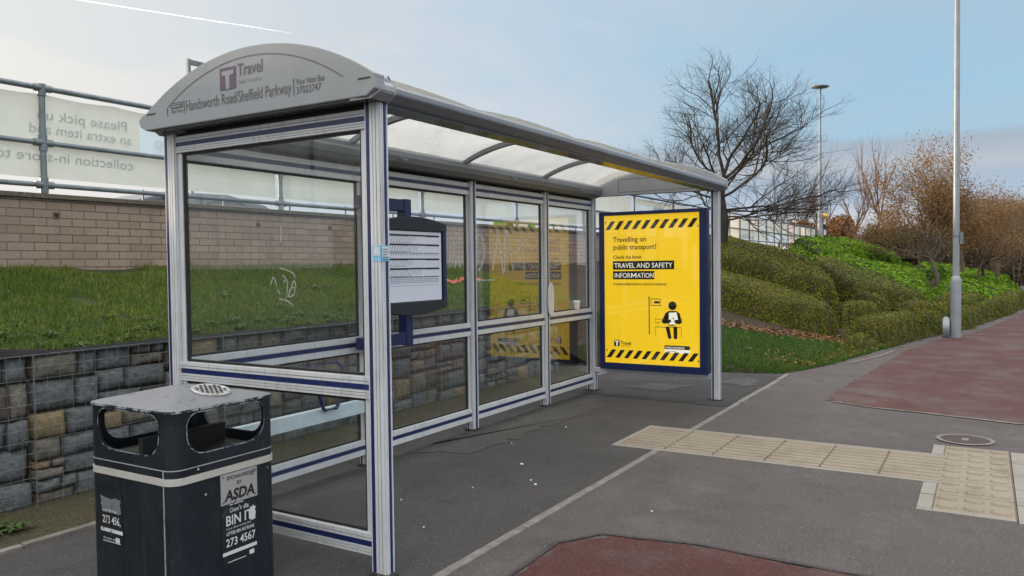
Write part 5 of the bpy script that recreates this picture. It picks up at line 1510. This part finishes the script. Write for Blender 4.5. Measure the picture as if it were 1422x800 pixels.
# green and white boards glimpsed in the gap under the railing
for (x0, x1, lab) in ((13.6, 15.3, 'green and white board glimpsed under the railing behind the third rear bay'),):
    gb = thing('sign_board', ((x0 + x1) / 2, 8.6, 1.02), lab, 'sign board')
    mb = MB(); mb.box(x0, x0 + .5, 8.6, 8.63, 2.0, 2.40, 0); mb.box(x0 + .5, x0 + .75, 8.6, 8.63, 2.0, 2.40, 2); mb.box(x0 + .75, x1 - .35, 8.6, 8.63, 2.0, 2.40, 1); mb.box(x1 - .35, x1, 8.6, 8.63, 2.0, 2.40, 0)
    mb.build('board', [M['green_board'], M['white'], M['ink']], gb)
    for x in (x0 + .1, x1 - .1):
        mb = MB(); mb.box(x - .03, x + .03, 8.635, 8.69, 1.02, 2.3); mb.build('leg', M['galv'], gb)
gb = thing('sign_board', (20.2, 8.6, 1.02), 'narrow green sign seen through the far rear bay above the hedge', 'sign board')
mb = MB(); mb.box(19.75, 20.55, 8.6, 8.63, 2.45, 3.12, 0); mb.build('board', [M['green_board']], gb)
mb = MB(); mb.box(20.1, 20.2, 8.635, 8.69, 1.02, 2.5); mb.build('leg', M['galv'], gb)

# ------------------------------------------------------------------ cars
def car(name, cx, cy, cz, rz, paint, label):
    t = thing(name, (cx, cy, cz), label, 'car'); t.rotation_euler.z = rz
    prof = [(-2.1, .28), (-2.12, .55), (-2.02, .86), (-1.85, .93), (-1.28, 1.33), (-0.7, 1.45), (.2, 1.44), (.75, 1.28), (1.25, .95), (1.95, .82), (2.12, .62), (2.14, .30)]
    def shell(prof, w_low, w_high, mi):
        m = MB(); n = len(prof)
        L_ = []
        for s in (-1, 1):
            for (x, z) in prof:
                ww = w_low if z < .95 else w_low + (w_high - w_low) * (z - .95) / .5
                L_.append((x, s * ww, z))
        m.add(L_, [(i, (i + 1) % n, n + (i + 1) % n, n + i) for i in range(n)] + [tuple(range(n))[::-1], tuple(range(n, 2 * n))], mi)
        return m
    def put(m, nm, mt, par, sm=False, bv=0):
        o = m.build(nm, mt, None, sm, bevel=bv, origin=(0, 0, 0)); o.parent = par; return o
    put(shell(prof, .86, .62, 0), 'body', paint, t, False, .05)
    g = MB()
    for s in (-1, 1):
        for (a, b) in (((-1.15, -.35)), ((-.27, .62))):
            zs = 1.27
            g.add([(a - .25 if a < -1 else a, s * .862, .97), (b + (.38 if b > .5 else 0), s * .862, .97), (b, s * .70, zs + .03), (a, s * .70, zs + .03)], [(0, 1, 2, 3)])
    g.add([(.80, -.60, 1.275), (.80, .60, 1.275), (1.24, .74, .965), (1.24, -.74, .965)], [(0, 1, 2, 3)])
    g.add([(-1.33, -.60, 1.31), (-1.33, .60, 1.31), (-1.84, .74, .95), (-1.84, -.74, .95)], [(3, 2, 1, 0)])
    put(g, 'windows', M['carglass'], t)
    for x in (-1.3, 1.3):
        for s in (-1, 1):
            w = MB(); w.tube([(x, s * .70, .31), (x, s * .875, .31)], .31, 20); wo = put(w, 'wheel', M['black'], t)
            w = MB(); w.tube([(x, s * .872, .31), (x, s * .885, .31)], .19, 16); put(w, 'rim', M['steel'], wo)
    for s in (-1, 1):
        h = MB(); h.box(2.06, 2.145, s * .55 - .15, s * .55 + .15, .62, .74); put(h, 'headlight', M['white'], t)
    return t
car('parked_car', 6.9, 9.9, 1.10, R(176), M['carblue'], 'dark blue car whose roof shows over the brick wall behind the gable')
car('parked_car', 29.0, 9.2, 1.22, R(184), M['carsilver'], 'pale blue car showing just above the hedge under the far railing')

# ------------------------------------------------------------------ street furniture
lp = thing('lamp_column', (17.3, 0.50, 0.0), 'tall grey steel lamp column with a wide base beside the red footway', 'lamp post')
mb = MB(); mb.lathe((17.3, .50, 0), [(.092, 0), (.092, 1.08), (.084, 1.14), (.060, 1.19)], 20); mb.build('base_section', M['lamp'], lp, True)
mb = MB(); mb.tube([(17.3, .50, 1.18), (17.3, .50, 9.0)], [.0585, .045], 16); mb.build('shaft', M['lamp'], lp, True)
mb = MB(); mb.tube([(17.3, .50, 9.0), (17.3, .45, 9.25), (17.3, -.2, 9.35), (17.3, -.9, 9.4)], .035, 10); mb.build('arm', M['lamp'], lp, True)
mb = MB(); mb.prism([(-.85, 9.34), (-1.5, 9.36), (-1.55, 9.42), (-1.3, 9.48), (-.85, 9.46)], 'x', 17.17, 17.43); mb.build('lantern', M['lamp'], lp, bevel=.02)
mb = MB(); mb.prism(rrect(17.22, 17.34, .60, .72, .02, 4), 'z', 0, .36); mb.lathe((17.28, .66, .36), [(.062, 0), (.05, .03), (.0, .045)], 16); mb.build('feeder_pillar', M['lamp'], lp, True)
mb = MB(); mb.tube([(17.3, .50, 1.93), (17.3, .50, 1.97)], .063, 16); mb.box(17.27, 17.33, .38, .44, 1.80, 2.02); mb.build('bracket', M['galv'], lp)
l2 = thing('lamp_column', (42.4, 7.25, 1.9), 'slim distant lamp column with a flat lantern behind the bare tree', 'lamp post')
mb = MB(); mb.lathe((42.4, 7.25, 1.6), [(.135, 0), (.13, 2.4), (.085, 2.55)], 16); mb.build('base_section', M['lamp'], l2, True)
mb = MB(); mb.tube([(42.4, 7.25, 4.1), (42.4, 7.25, 10.25)], [.08, .055], 12); mb.build('shaft', M['lamp'], l2, True)
mb = MB(); mb.lathe((42.4, 7.25, 10.22), [(.08, 0), (.42, .06), (.44, .11), (.20, .17), (.05, .19)], 18)
mb.build('lantern', M['lamp'], l2, True)
be = thing('belisha_beacon', (42.5, 7.05, 1.9), 'black and white banded beacon pole with an amber globe beside the far lamp column', 'beacon')
for k in range(7):
    mb = MB(); mb.tube([(42.5, 7.05, 1.75 + .27 * k), (42.5, 7.05, 2.02 + .27 * k)], .06, 12); mb.build('pole_band', M['white'] if k % 2 == 0 else M['ink'], be, True)
mb = MB(); prof = [(.16 * math.sin(math.pi * k / 12) + .001, .16 - .16 * math.cos(math.pi * k / 12)) for k in range(13)]; mb.lathe((42.5, 7.05, 3.63), prof, 18); mb.build('globe', M['amber'], be, True)
sg = thing('footway_sign', (63.5, -1.25, -.1), 'small white sign on a short post at the far end of the footway', 'sign')
mb = MB(); mb.tube([(63.5, -1.25, -.1), (63.5, -1.25, 1.05)], .07, 10); mb.build('pole', M['white'], sg)
mb = MB(); mb.box(63.44, 63.49, -1.70, -1.2, .82, 1.06); mb.build('sign_face', M['white'], sg)
mh = thing('manhole_cover', (7.49, .145, .004), 'round cast manhole cover with a pale ring beside the lozenge paving', 'manhole cover')
mb = MB(); prof = []
nn = 40; R0, R1 = .215, .180
vs = [(7.49 + R0 * math.cos(2 * math.pi * k / nn), .145 + R0 * math.sin(2 * math.pi * k / nn), .009) for k in range(nn)] + [(7.49 + R1 * math.cos(2 * math.pi * k / nn), .145 + R1 * math.sin(2 * math.pi * k / nn), .009) for k in range(nn)]
mb.add(vs, [(k, (k + 1) % nn, nn + (k + 1) % nn, nn + k) for k in range(nn)]); mb.build('ring', M['stone_edge'], mh)
mb = MB(); mb.disc((7.49, .145, .0075), R1, 'z', 32, 0); mb.box(7.44, 7.54, .12, .17, .0076, .0105, 1); mb.build('cover', [rough_ground('cast_cover', (.09, .07, .068), (.11, .09, .085)), M['stone_edge']], mh)

# ------------------------------------------------------------------ trees
def grow(seed, trunk_h, trunk_r, spec, lean=(0, 0, 1), up=.10, wob=.16, sides=(7, 5, 4, 3, 3, 3), early=False):
    """branch polylines. spec: per level (children, length ratio, angle, nseg)"""
    r = random.Random(seed); out = []; tips = []
    def rec(p, d, ln, rad, lev):
        nseg = spec[lev][3]; pts = [Vector(p)]; dirs = []
        d = Vector(d).normalized(); q = Vector(p)
        for s in range(nseg):
            d = d + Vector((r.gauss(0, wob), r.gauss(0, wob), r.gauss(0, wob) + up * (lev > 0) * (1 + lev * .35)))
            d.normalize(); q = q + d * (ln / nseg); pts.append(q.copy()); dirs.append(d.copy())
        r1 = rad * (.55 if lev < len(spec) - 1 else .25)
        out.append((pts, [rad + (r1 - rad) * k / nseg for k in range(nseg + 1)], sides[min(lev, len(sides) - 1)], lev))
        if lev == len(spec) - 1:
            tips.append((pts, lev)); return
        nc = spec[lev][0]
        for c in range(nc):
            t = (r.uniform(.16, 1.0) if early else r.uniform(.30 if lev else .75, 1.0)) if c < nc - 1 else 1.0
            k = min(nseg - 1, int(t * nseg)); f = t * nseg - k
            pp_ = pts[k].lerp(pts[k + 1], min(1, f)); dd = dirs[k]
            a = R(spec[lev][2] * r.uniform(.6, 1.3)) * (.35 if (c == nc - 1 and lev) else 1)
            ax = dd.cross(Vector((r.gauss(0, 1), r.gauss(0, 1), r.gauss(0, 1))))
            if ax.length < 1e-3: continue
            nd = Matrix.Rotation(a, 3, ax.normalized()) @ dd
            rr_ = (rad + (r1 - rad) * t) * (r.uniform(.45, .66) if early else r.uniform(.5, .72))
            rec(pp_, nd, ln * spec[lev][1] * r.uniform(.7, 1.15) * ((1.45 - .75 * t) if early else 1.0 if t > .6 else .9), rr_, lev + 1)
    rec(Vector((0, 0, 0)), Vector(lean), trunk_h, trunk_r, 0)
    return out, tips
def tubes_np(branches, levels=None):
    Vs = []; Fs = []; off = 0
    for pts, rad, n, lev in branches:
        if levels is not None and lev not in levels: continue
        P = np.array([tuple(p) for p in pts]); T = np.gradient(P, axis=0); T /= np.linalg.norm(T, axis=1)[:, None] + 1e-9
        ref = np.array([.31, .12, .94]) if abs(T[0, 2]) < .9 else np.array([.9, .3, .1])
        U = np.cross(T, ref); U /= np.linalg.norm(U, axis=1)[:, None] + 1e-9; W_ = np.cross(T, U)
        a = np.arange(n) * 2 * np.pi / n
        ring = P[:, None, :] + (U[:, None, :] * np.cos(a)[None, :, None] + W_[:, None, :] * np.sin(a)[None, :, None]) * np.array(rad)[:, None, None]
        m = len(P); Vs.append(ring.reshape(-1, 3))
        i = np.arange(m - 1)[:, None] * n + np.arange(n)[None, :]; j = np.arange(m - 1)[:, None] * n + (np.arange(n)[None, :] + 1) % n
        Fs.append((np.stack([i, j, j + n, i + n], -1).reshape(-1, 4)) + off); off += m * n
    return np.concatenate(Vs), np.concatenate(Fs)
def tree(name, loc, branches, label, cat, tm, cm, group=None, leaf=None, rz=0.0, scale=1.0):
    """trunk mesh + crown mesh (twigs, optional leaves) under an Empty"""
    t = thing(name, loc, label, cat, group); t.rotation_euler.z = rz; t.scale = (scale,) * 3
    for nm, lv, mt in (('trunk', {0, 1}, tm), ('crown', {2, 3, 4, 5, 6}, cm)):
        V, F = tubes_np(branches, lv)
        m = MB(); m.bulk(V, F, 0); mats = [mt]
        if nm == 'crown' and leaf is not None:
            P, size, lm = leaf
            Vl, Fl = leaves(P, rng.normal(0, 1, P.shape), size, 2.6, .8); m.bulk(Vl, Fl, 1); mats.append(lm)
        o = m.build(nm, mats, None, True, origin=(0, 0, 0)); o.parent = t
    return t
def copy_tree(src, loc, rz, s, label, group=None):
    t = src.copy(); COL.objects.link(t); t.location = loc; t.rotation_euler.z = rz; t.scale = (s[0], s[0], s[1]); t['label'] = label
    if group: t['group'] = group
    for ch in src.children:
        c = ch.copy(); COL.objects.link(c); c.parent = t
    return t
def tip_points(tips, per, spread, n=None):
    P = []
    for pts, lev in tips:
        for p in pts[1:]:
            for k in range(per): P.append(tuple(p))
    P = np.array(P); P = P + rng.normal(0, spread, P.shape)
    return P

# big bare tree
def limb_tree(seed, trunk, limbs, spec, up=.06, wob=.13):
    """trunk polyline plus main limbs (x, y, z direction, length, radius, height on the trunk)"""
    out = [([Vector(p) for p in trunk[0]], trunk[1], 8, 0)]; tips = []
    for k, (d, ln, rad, t) in enumerate(limbs):
        P = trunk[0]; f = t * (len(P) - 1); q = min(int(f), len(P) - 2); o = Vector(P[q]).lerp(Vector(P[q + 1]), f - q)
        b, tp = grow(seed + k, ln, rad, spec, d, up, wob, (6, 4, 3, 3), True)
        for (pts, rd, n_, lv) in b: out.append(([o + p for p in pts], rd, n_, lv + 1))
        tips += [([o + p for p in pts], lv) for pts, lv in tp]
    return out, tips
br, tips = limb_tree(12, ([(0, 0, 0), (.02, .03, .6), (.0, -.02, 1.15), (.03, .05, 1.7), (.0, .0, 2.2)], [.10, .085, .075, .06, .04]),
    [((.3, -.75, .72), 2.0, 0.0310, .95), ((-.3, -.95, .46), 2.15, 0.0298, .75), ((.2, -.30, 1.0), 1.75, 0.0322, 1.0), ((-.2, .12, 1.0), 2.15, 0.0310, 1.0), ((.2, .55, .85), 1.7, 0.0260, .9),
     ((-.2, .95, .55), 1.6, 0.0248, .7), ((.4, -1.0, .16), 1.9, 0.0248, .62), ((-.6, -.75, .12), 1.7, 0.0236, .52), ((.3, .9, .2), 1.4, 0.0223, .6), ((-.9, -.2, .6), 1.5, 0.0236, .8), ((.9, -.4, .5), 1.6, 0.0236, .8), ((-.1, -.95, -.06), 1.5, 0.0198, .55), ((.1, -.62, .62), 2.2, 0.0273, .9), ((.5, -.8, .02), 1.5, 0.0198, .6)],
    [(10, .56, 54, 9), (8, .56, 52, 7), (7, .58, 48, 5), (5, .62, 42, 4)], .055, .15)
def bare(loc, br, label):
    return tree('bare_tree', loc, br, label, 'tree', M['bark'], M['bark'])
bt_ = bare((19.6, 5.62, 1.25), br, 'large leafless tree with dark spreading branches behind the far end of the shelter'); bt_.scale = (1.2, 1.42, 1.10)

# russet tree
br2, tips2 = grow(31, 1.4, .085, [(12, 1.55, 50, 6), (8, .52, 44, 5), (7, .56, 44, 4), (4, .60, 42, 3)], (0, .02, 1), .085, .15, (7, 5, 3, 3))
P2 = tip_points(tips2, 12, .20); P2 = P2[P2[:, 2] > 1.5 + 1.1 * rng.random(len(P2)) ** 1.5]
rt = tree('russet_tree', (33.2, 1.55, .35), br2, 'young tree full of orange brown leaves behind the lamp column', 'tree', M['bark_grey'], M['bark_red'], None, (P2, .036, M['beech']), 0, 1.12)
copy_tree(rt, (38.5, .1, .3), 2.4, (1.05, .88), 'lower russet tree right of the lamp column')
# background bare trees
TG = 'leafless trees beyond the laurel bank'
br3, t3 = grow(44, 2.6, .11, [(9, .95, 26, 7), (6, .55, 30, 5), (5, .6, 34, 4), (4, .6, 34, 3)], (0, 0, 1), .14, .10, (6, 4, 3, 3))
b1 = tree('bare_tree', (52.0, 5.0, 1.6), br3, 'upright reddish leafless tree left of the russet tree', 'tree', M['bark_red'], M['bark_red'], TG, None, 0, 1.15)
br4, t4 = grow(52, 1.9, .09, [(8, .9, 34, 6), (6, .6, 36, 5), (5, .6, 36, 4), (4, .6, 36, 3)], (0, 0, 1), .12, .14, (6, 4, 3, 3))
b2 = tree('bare_tree', (60.0, 10.0, 1.6), br4, 'grey leafless tree directly behind the amber beacon', 'tree', M['bark_brown'], M['bark_brown'], TG, None, 0, 1.25)
copy_tree(b2, (62, 12.3, 1.4), 2.1, (1.1, 1.35), 'tall grey leafless tree left of the far lamp column', TG)
copy_tree(b2, (50, 11.0, 1.4), 4.0, (1.0, 1.0), 'low grey leafless tree behind the last banners of the railing', TG)
copy_tree(b1, (58, 7.6, 1.4), 1.1, (1.0, .95), 'reddish leafless tree between the beacon and the upright tree', TG)
copy_tree(b2, (48, -0.5, .2), .7, (1.15, 1.05), 'leafless brown tree right of the near lamp column before the thicket', TG)
copy_tree(b2, (54, -1.0, .2), 3.3, (1.3, 1.05), 'leafless brown tree nearest the right edge above the footway', TG)
copy_tree(b2, (44, 1.0, .9), 5.0, (1.1, 1.05), 'leafless brown tree directly behind the near lamp column', TG)
# small saplings on the laurel slope
br5, t5 = grow(61, 1.2, .05, [(6, .8, 42, 4), (5, .6, 40, 4), (4, .6, 40, 3)], (0, 0, 1), .06, .14, (6, 4, 3))
SG = 'saplings on the laurel slope'
s1 = tree('sapling', (32.0, 2.1, .9), br5, 'thin dark sapling left of the russet tree trunk', 'tree', M['bark_brown'], M['bark_brown'], SG)
copy_tree(s1, (36.0, .35, .5), 1.9, (1.1, 1.1), 'thin sapling right of the lamp column in the green ground cover', SG)
# brown thicket closing the view
def thicket(name, c, half, n, size, lm, label, cat, group=None, seed=0, cz=0, twigs=130):
    r = np.random.default_rng(seed)
    nb = 16; cent = r.uniform(-1, 1, (nb, 3)) * np.array([half[0] * .75, half[1] * .75, half[2] * .5]) + np.array([0, 0, half[2] * .62]); rad = r.uniform(.35, .62, nb) * min(half[1], half[2])
    pick = r.integers(0, nb, n); v = r.normal(0, 1, (n, 3)); v /= np.linalg.norm(v, axis=1)[:, None]
    P = cent[pick] + v * rad[pick][:, None] * (r.random(n)[:, None] ** .35) * np.array([1.1, 1.1, 1.0])
    P[:, 2] = np.abs(P[:, 2]); P = P + np.array(c)
    mb = MB(); V, F = leaves(P, r.normal(0, 1, P.shape), size, 2.2, .8); mb.bulk(V, F, 0)
    stems = []
    for k in range(twigs):
        a = np.array(c) + np.array([r.uniform(-1, 1) * half[0], r.uniform(-1, 1) * half[1], 0]); h = half[2] * r.uniform(.8, 1.45)
        stems.append(([Vector(a), Vector(a + np.array([r.normal(0, .2), r.normal(0, .2), h * .5])), Vector(a + np.array([r.normal(0, .5), r.normal(0, .5), h]))], [.024, .014, .005], 3, 0))
    Vt, Ft = tubes_np(stems); mb.bulk(Vt, Ft, 1)
    return tag(mb.build(name, [lm, M['bark_brown']], None, False), label, cat, group)
KG = 'brown thicket bushes behind the footway'
for i, (x, y, hx, hy, hz, lab, mt) in enumerate([
    (56, -2.6, 5, 2.6, 3.4, 'dull brown bush at the right edge beside the far footway', 'scrub'), (62, .6, 5, 3.0, 3.8, 'dull brown bush behind the saplings right of the lamp column', 'scrub'),
    (66, 4.0, 5, 3.0, 3.6, 'dull brown bush behind the russet tree', 'scrub'), (74, -4.5, 6, 3, 4.6, 'russet topped bush at the far right edge', 'beech_dull'),
    (70, -1, 5, 3, 4.4, 'tall brown bush closing the end of the footway', 'scrub'), (88, -5.5, 8, 4, 5, 'far russet bush beyond the end of the footway', 'beech_dull')]):
    thicket('bush', (x, y, .1), (hx, hy, hz), 11000, .105, M[mt], lab, 'bush', KG, i + 70)
thicket('bush', (49.0, 4.3, 1.6), (4, 1.6, 1.2), 3000, .12, M['ivy'], 'dark evergreen bush at the end of the laurel bank', 'bush', None, 91, twigs=40)
# russet hedge beyond the beacon
tb = thicket('beech_hedge', (56, 9.2, 1.7), (4.5, 2.3, 1.9), 9000, .13, M['beech_dull'], 'russet brown hedge behind the amber beacon', 'hedge', None, 95)
thicket('beech_hedge', (60, 5.5, 1.6), (5, 2.5, 1.5), 7000, .13, M['scrub'], 'low brown hedge below the leafless trees', 'hedge', None, 97)
# dark shrub at the end of the brick wall seen through the last rear pane
hedge('evergreen_shrub', [(16.7, 7.1), (16.8, 6.0), (18.3, 5.7), (18.6, 7.2)], .95, 'dark evergreen shrub at the end of the brick wall behind the poster', 'shrub', M['ivy'], M['hedge_core'], .06, 500, .4, None, .25, 88)

# contrail
mb = MB()
def skyp(az_v, d): return az_v
D = 3200.0

# ------------------------------------------------------------------ camera
C0 = Vector((0, 0, 1.5))
c, f = (711.0, 400.0), 1093.0
v1 = Vector((1370 - c[0], 360 - c[1], f)).normalized()
v2 = Vector((-1103 - c[0], 390 - c[1], f)); v2 = (v2 - v1 * v2.dot(v1)).normalized()
v3 = v1.cross(v2)
RM = Matrix((v1, v2, v3))                      # world = RM @ camera(x right, y down, z forward)
cam = bpy.data.cameras.new('camera'); co = bpy.data.objects.new('camera', cam); COL.objects.link(co)
right, down, fwd = RM.col[0], RM.col[1], RM.col[2]
mw = Matrix((right, -down, -fwd)).transposed().to_4x4(); mw.translation = C0
co.matrix_world = mw
cam.sensor_width = 36; cam.lens = f / 1422 * 36; cam.clip_end = 9000; cam.clip_start = .05
scene.camera = co

mb.tube([(1500, 3395, 1117), (1751, 2967, 1031), (1947, 2637, 966), (2074, 2425, 925), (2165, 2273, 895)], [2.1, 2.1, 1.8, 1.3, .4], 8)
tag(mb.build('contrail', M['contrail'], None, True), 'thin white vapour trail across the sky at the top left', 'contrail', None, 'stuff')

# ------------------------------------------------------------------ light
SUN_EL, SUN_AZ = R(6.5), math.atan2(.960, -.277)      # azimuth measured from +X towards +Y
sd = Vector((math.cos(SUN_EL) * math.cos(SUN_AZ), math.cos(SUN_EL) * math.sin(SUN_AZ), math.sin(SUN_EL)))
sl = bpy.data.lights.new('sun', 'SUN'); sl.energy = 2.2; sl.angle = R(6); sl.color = (1.0, .82, .62)
so = bpy.data.objects.new('sun', sl); COL.objects.link(so); so.rotation_euler = sd.to_track_quat('Z', 'Y').to_euler(); so.location = (0, 0, 30)

w = bpy.data.worlds.new('World'); scene.world = w; w.use_nodes = True
nt = w.node_tree
for n_ in list(nt.nodes): nt.nodes.remove(n_)
out = nt.nodes.new('ShaderNodeOutputWorld'); bg = nt.nodes.new('ShaderNodeBackground')
sky = nt.nodes.new('ShaderNodeTexSky'); sky.sky_type = 'NISHITA'; sky.sun_disc = False
sky.sun_elevation = SUN_EL; sky.sun_rotation = math.pi / 2 - SUN_AZ; sky.air_density = 1.0; sky.dust_density = .6; sky.ozone_density = 1.5
tc = nt.nodes.new('ShaderNodeTexCoord')
sp = N(nt, 'ShaderNodeSeparateXYZ'); L(nt, tc, 'Generated', sp, 0)
# cloud layer : directions projected on a flat sheet overhead
den = N(nt, 'ShaderNodeMath', operation='ADD'); L(nt, sp, 'Z', den, 0); den.inputs[1].default_value = .16
mxz = N(nt, 'ShaderNodeMath', operation='MAXIMUM'); L(nt, den, 0, mxz, 0); mxz.inputs[1].default_value = .05
dx = N(nt, 'ShaderNodeMath', operation='DIVIDE'); L(nt, sp, 'X', dx, 0); L(nt, mxz, 0, dx, 1)
dy = N(nt, 'ShaderNodeMath', operation='DIVIDE'); L(nt, sp, 'Y', dy, 0); L(nt, mxz, 0, dy, 1)
cb = N(nt, 'ShaderNodeCombineXYZ'); L(nt, dx, 0, cb, 0); L(nt, dy, 0, cb, 1)
n1 = noise(nt, cb.outputs[0], .85, 7, .55, .5)
dotn = N(nt, 'ShaderNodeVectorMath', operation='DOT_PRODUCT'); L(nt, tc, 'Generated', dotn, 0); dotn.inputs[1].default_value = sd
tosun = mapr(nt, dotn.outputs['Value'], -.15, .95)
cloud_col = ramp(nt, [(0, (1.75, 2.15, 2.55)), (.36, (2.5, 2.7, 2.95)), (.60, (2.75, 2.85, 2.95)), (.85, (3.5, 3.4, 3.2))])
nt.links.new(tosun, cloud_col.inputs[0])
cov = mapr(nt, n1, .40, .64)
cv2 = N(nt, 'ShaderNodeMath', operation='MULTIPLY_ADD'); nt.links.new(cov, cv2.inputs[0]); cv2.inputs[1].default_value = .6; nt.links.new(mapr(nt, tosun, .02, .62, .12, .85), cv2.inputs[2])
cv2.use_clamp = True
base = mixc(nt, .84, sky.outputs[0], (1.40, 2.35, 3.15))
c = mixc(nt, cv2.outputs[0], base, cloud_col.outputs[0])
# bank of grey cloud low over the horizon
vb = N(nt, 'ShaderNodeMapping'); vb.inputs['Scale'].default_value = (2.5, 2.5, 26); L(nt, tc, 'Generated', vb, 0)
nb_ = noise(nt, vb.outputs[0], 1.0, 5, .55, .2)
el = N(nt, 'ShaderNodeMath', operation='MULTIPLY_ADD'); nt.links.new(nb_, el.inputs[0]); el.inputs[1].default_value = .010; L(nt, sp, 'Z', el, 2)
rp = ramp(nt, [(0.0, (2.9, 2.85, 2.8)), (.28, (2.5, 2.6, 2.8)), (.42, (1.75, 2.15, 2.7)), (.52, (1.65, 2.0, 2.45)), (.60, (2.05, 2.18, 2.36)), (.67, (1.7, 1.92, 2.2)), (.80, (1.45, 1.75, 2.1)), (1.0, (1.45, 1.75, 2.1))])
nt.links.new(mapr(nt, el.outputs[0], .0, .19), rp.inputs[0])
bank = mapr(nt, el.outputs[0], .149, .139)
bk2 = N(nt, 'ShaderNodeMath', operation='MULTIPLY'); nt.links.new(bank, bk2.inputs[0]); nt.links.new(mapr(nt, tosun, .40, .72, .85, 0), bk2.inputs[1])
c = mixc(nt, bk2.outputs[0], c, rp.outputs[0])
# extra brightness added to unseen sky overhead and behind the camera, lighting the ground
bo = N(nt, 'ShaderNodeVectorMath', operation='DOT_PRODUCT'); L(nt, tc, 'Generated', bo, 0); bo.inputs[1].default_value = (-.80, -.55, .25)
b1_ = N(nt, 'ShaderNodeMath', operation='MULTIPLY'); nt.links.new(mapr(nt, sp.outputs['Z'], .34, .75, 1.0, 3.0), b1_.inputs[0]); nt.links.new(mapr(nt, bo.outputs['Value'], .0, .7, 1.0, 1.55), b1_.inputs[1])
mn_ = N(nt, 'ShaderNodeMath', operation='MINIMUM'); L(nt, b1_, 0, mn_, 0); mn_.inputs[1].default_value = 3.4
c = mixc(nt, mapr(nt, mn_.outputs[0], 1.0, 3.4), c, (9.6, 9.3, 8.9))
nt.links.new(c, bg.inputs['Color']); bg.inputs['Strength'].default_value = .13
nt.links.new(bg.outputs[0], out.inputs['Surface'])

scene.view_settings.view_transform = 'Standard'; scene.view_settings.look = 'None'; scene.view_settings.exposure = 0.98; scene.view_settings.gamma = 1.0
scene.render.engine = 'CYCLES'
scene.cycles.max_bounces = 8; scene.cycles.transparent_max_bounces = 24; scene.cycles.use_denoising = True
scene.cycles.sample_clamp_indirect = 6
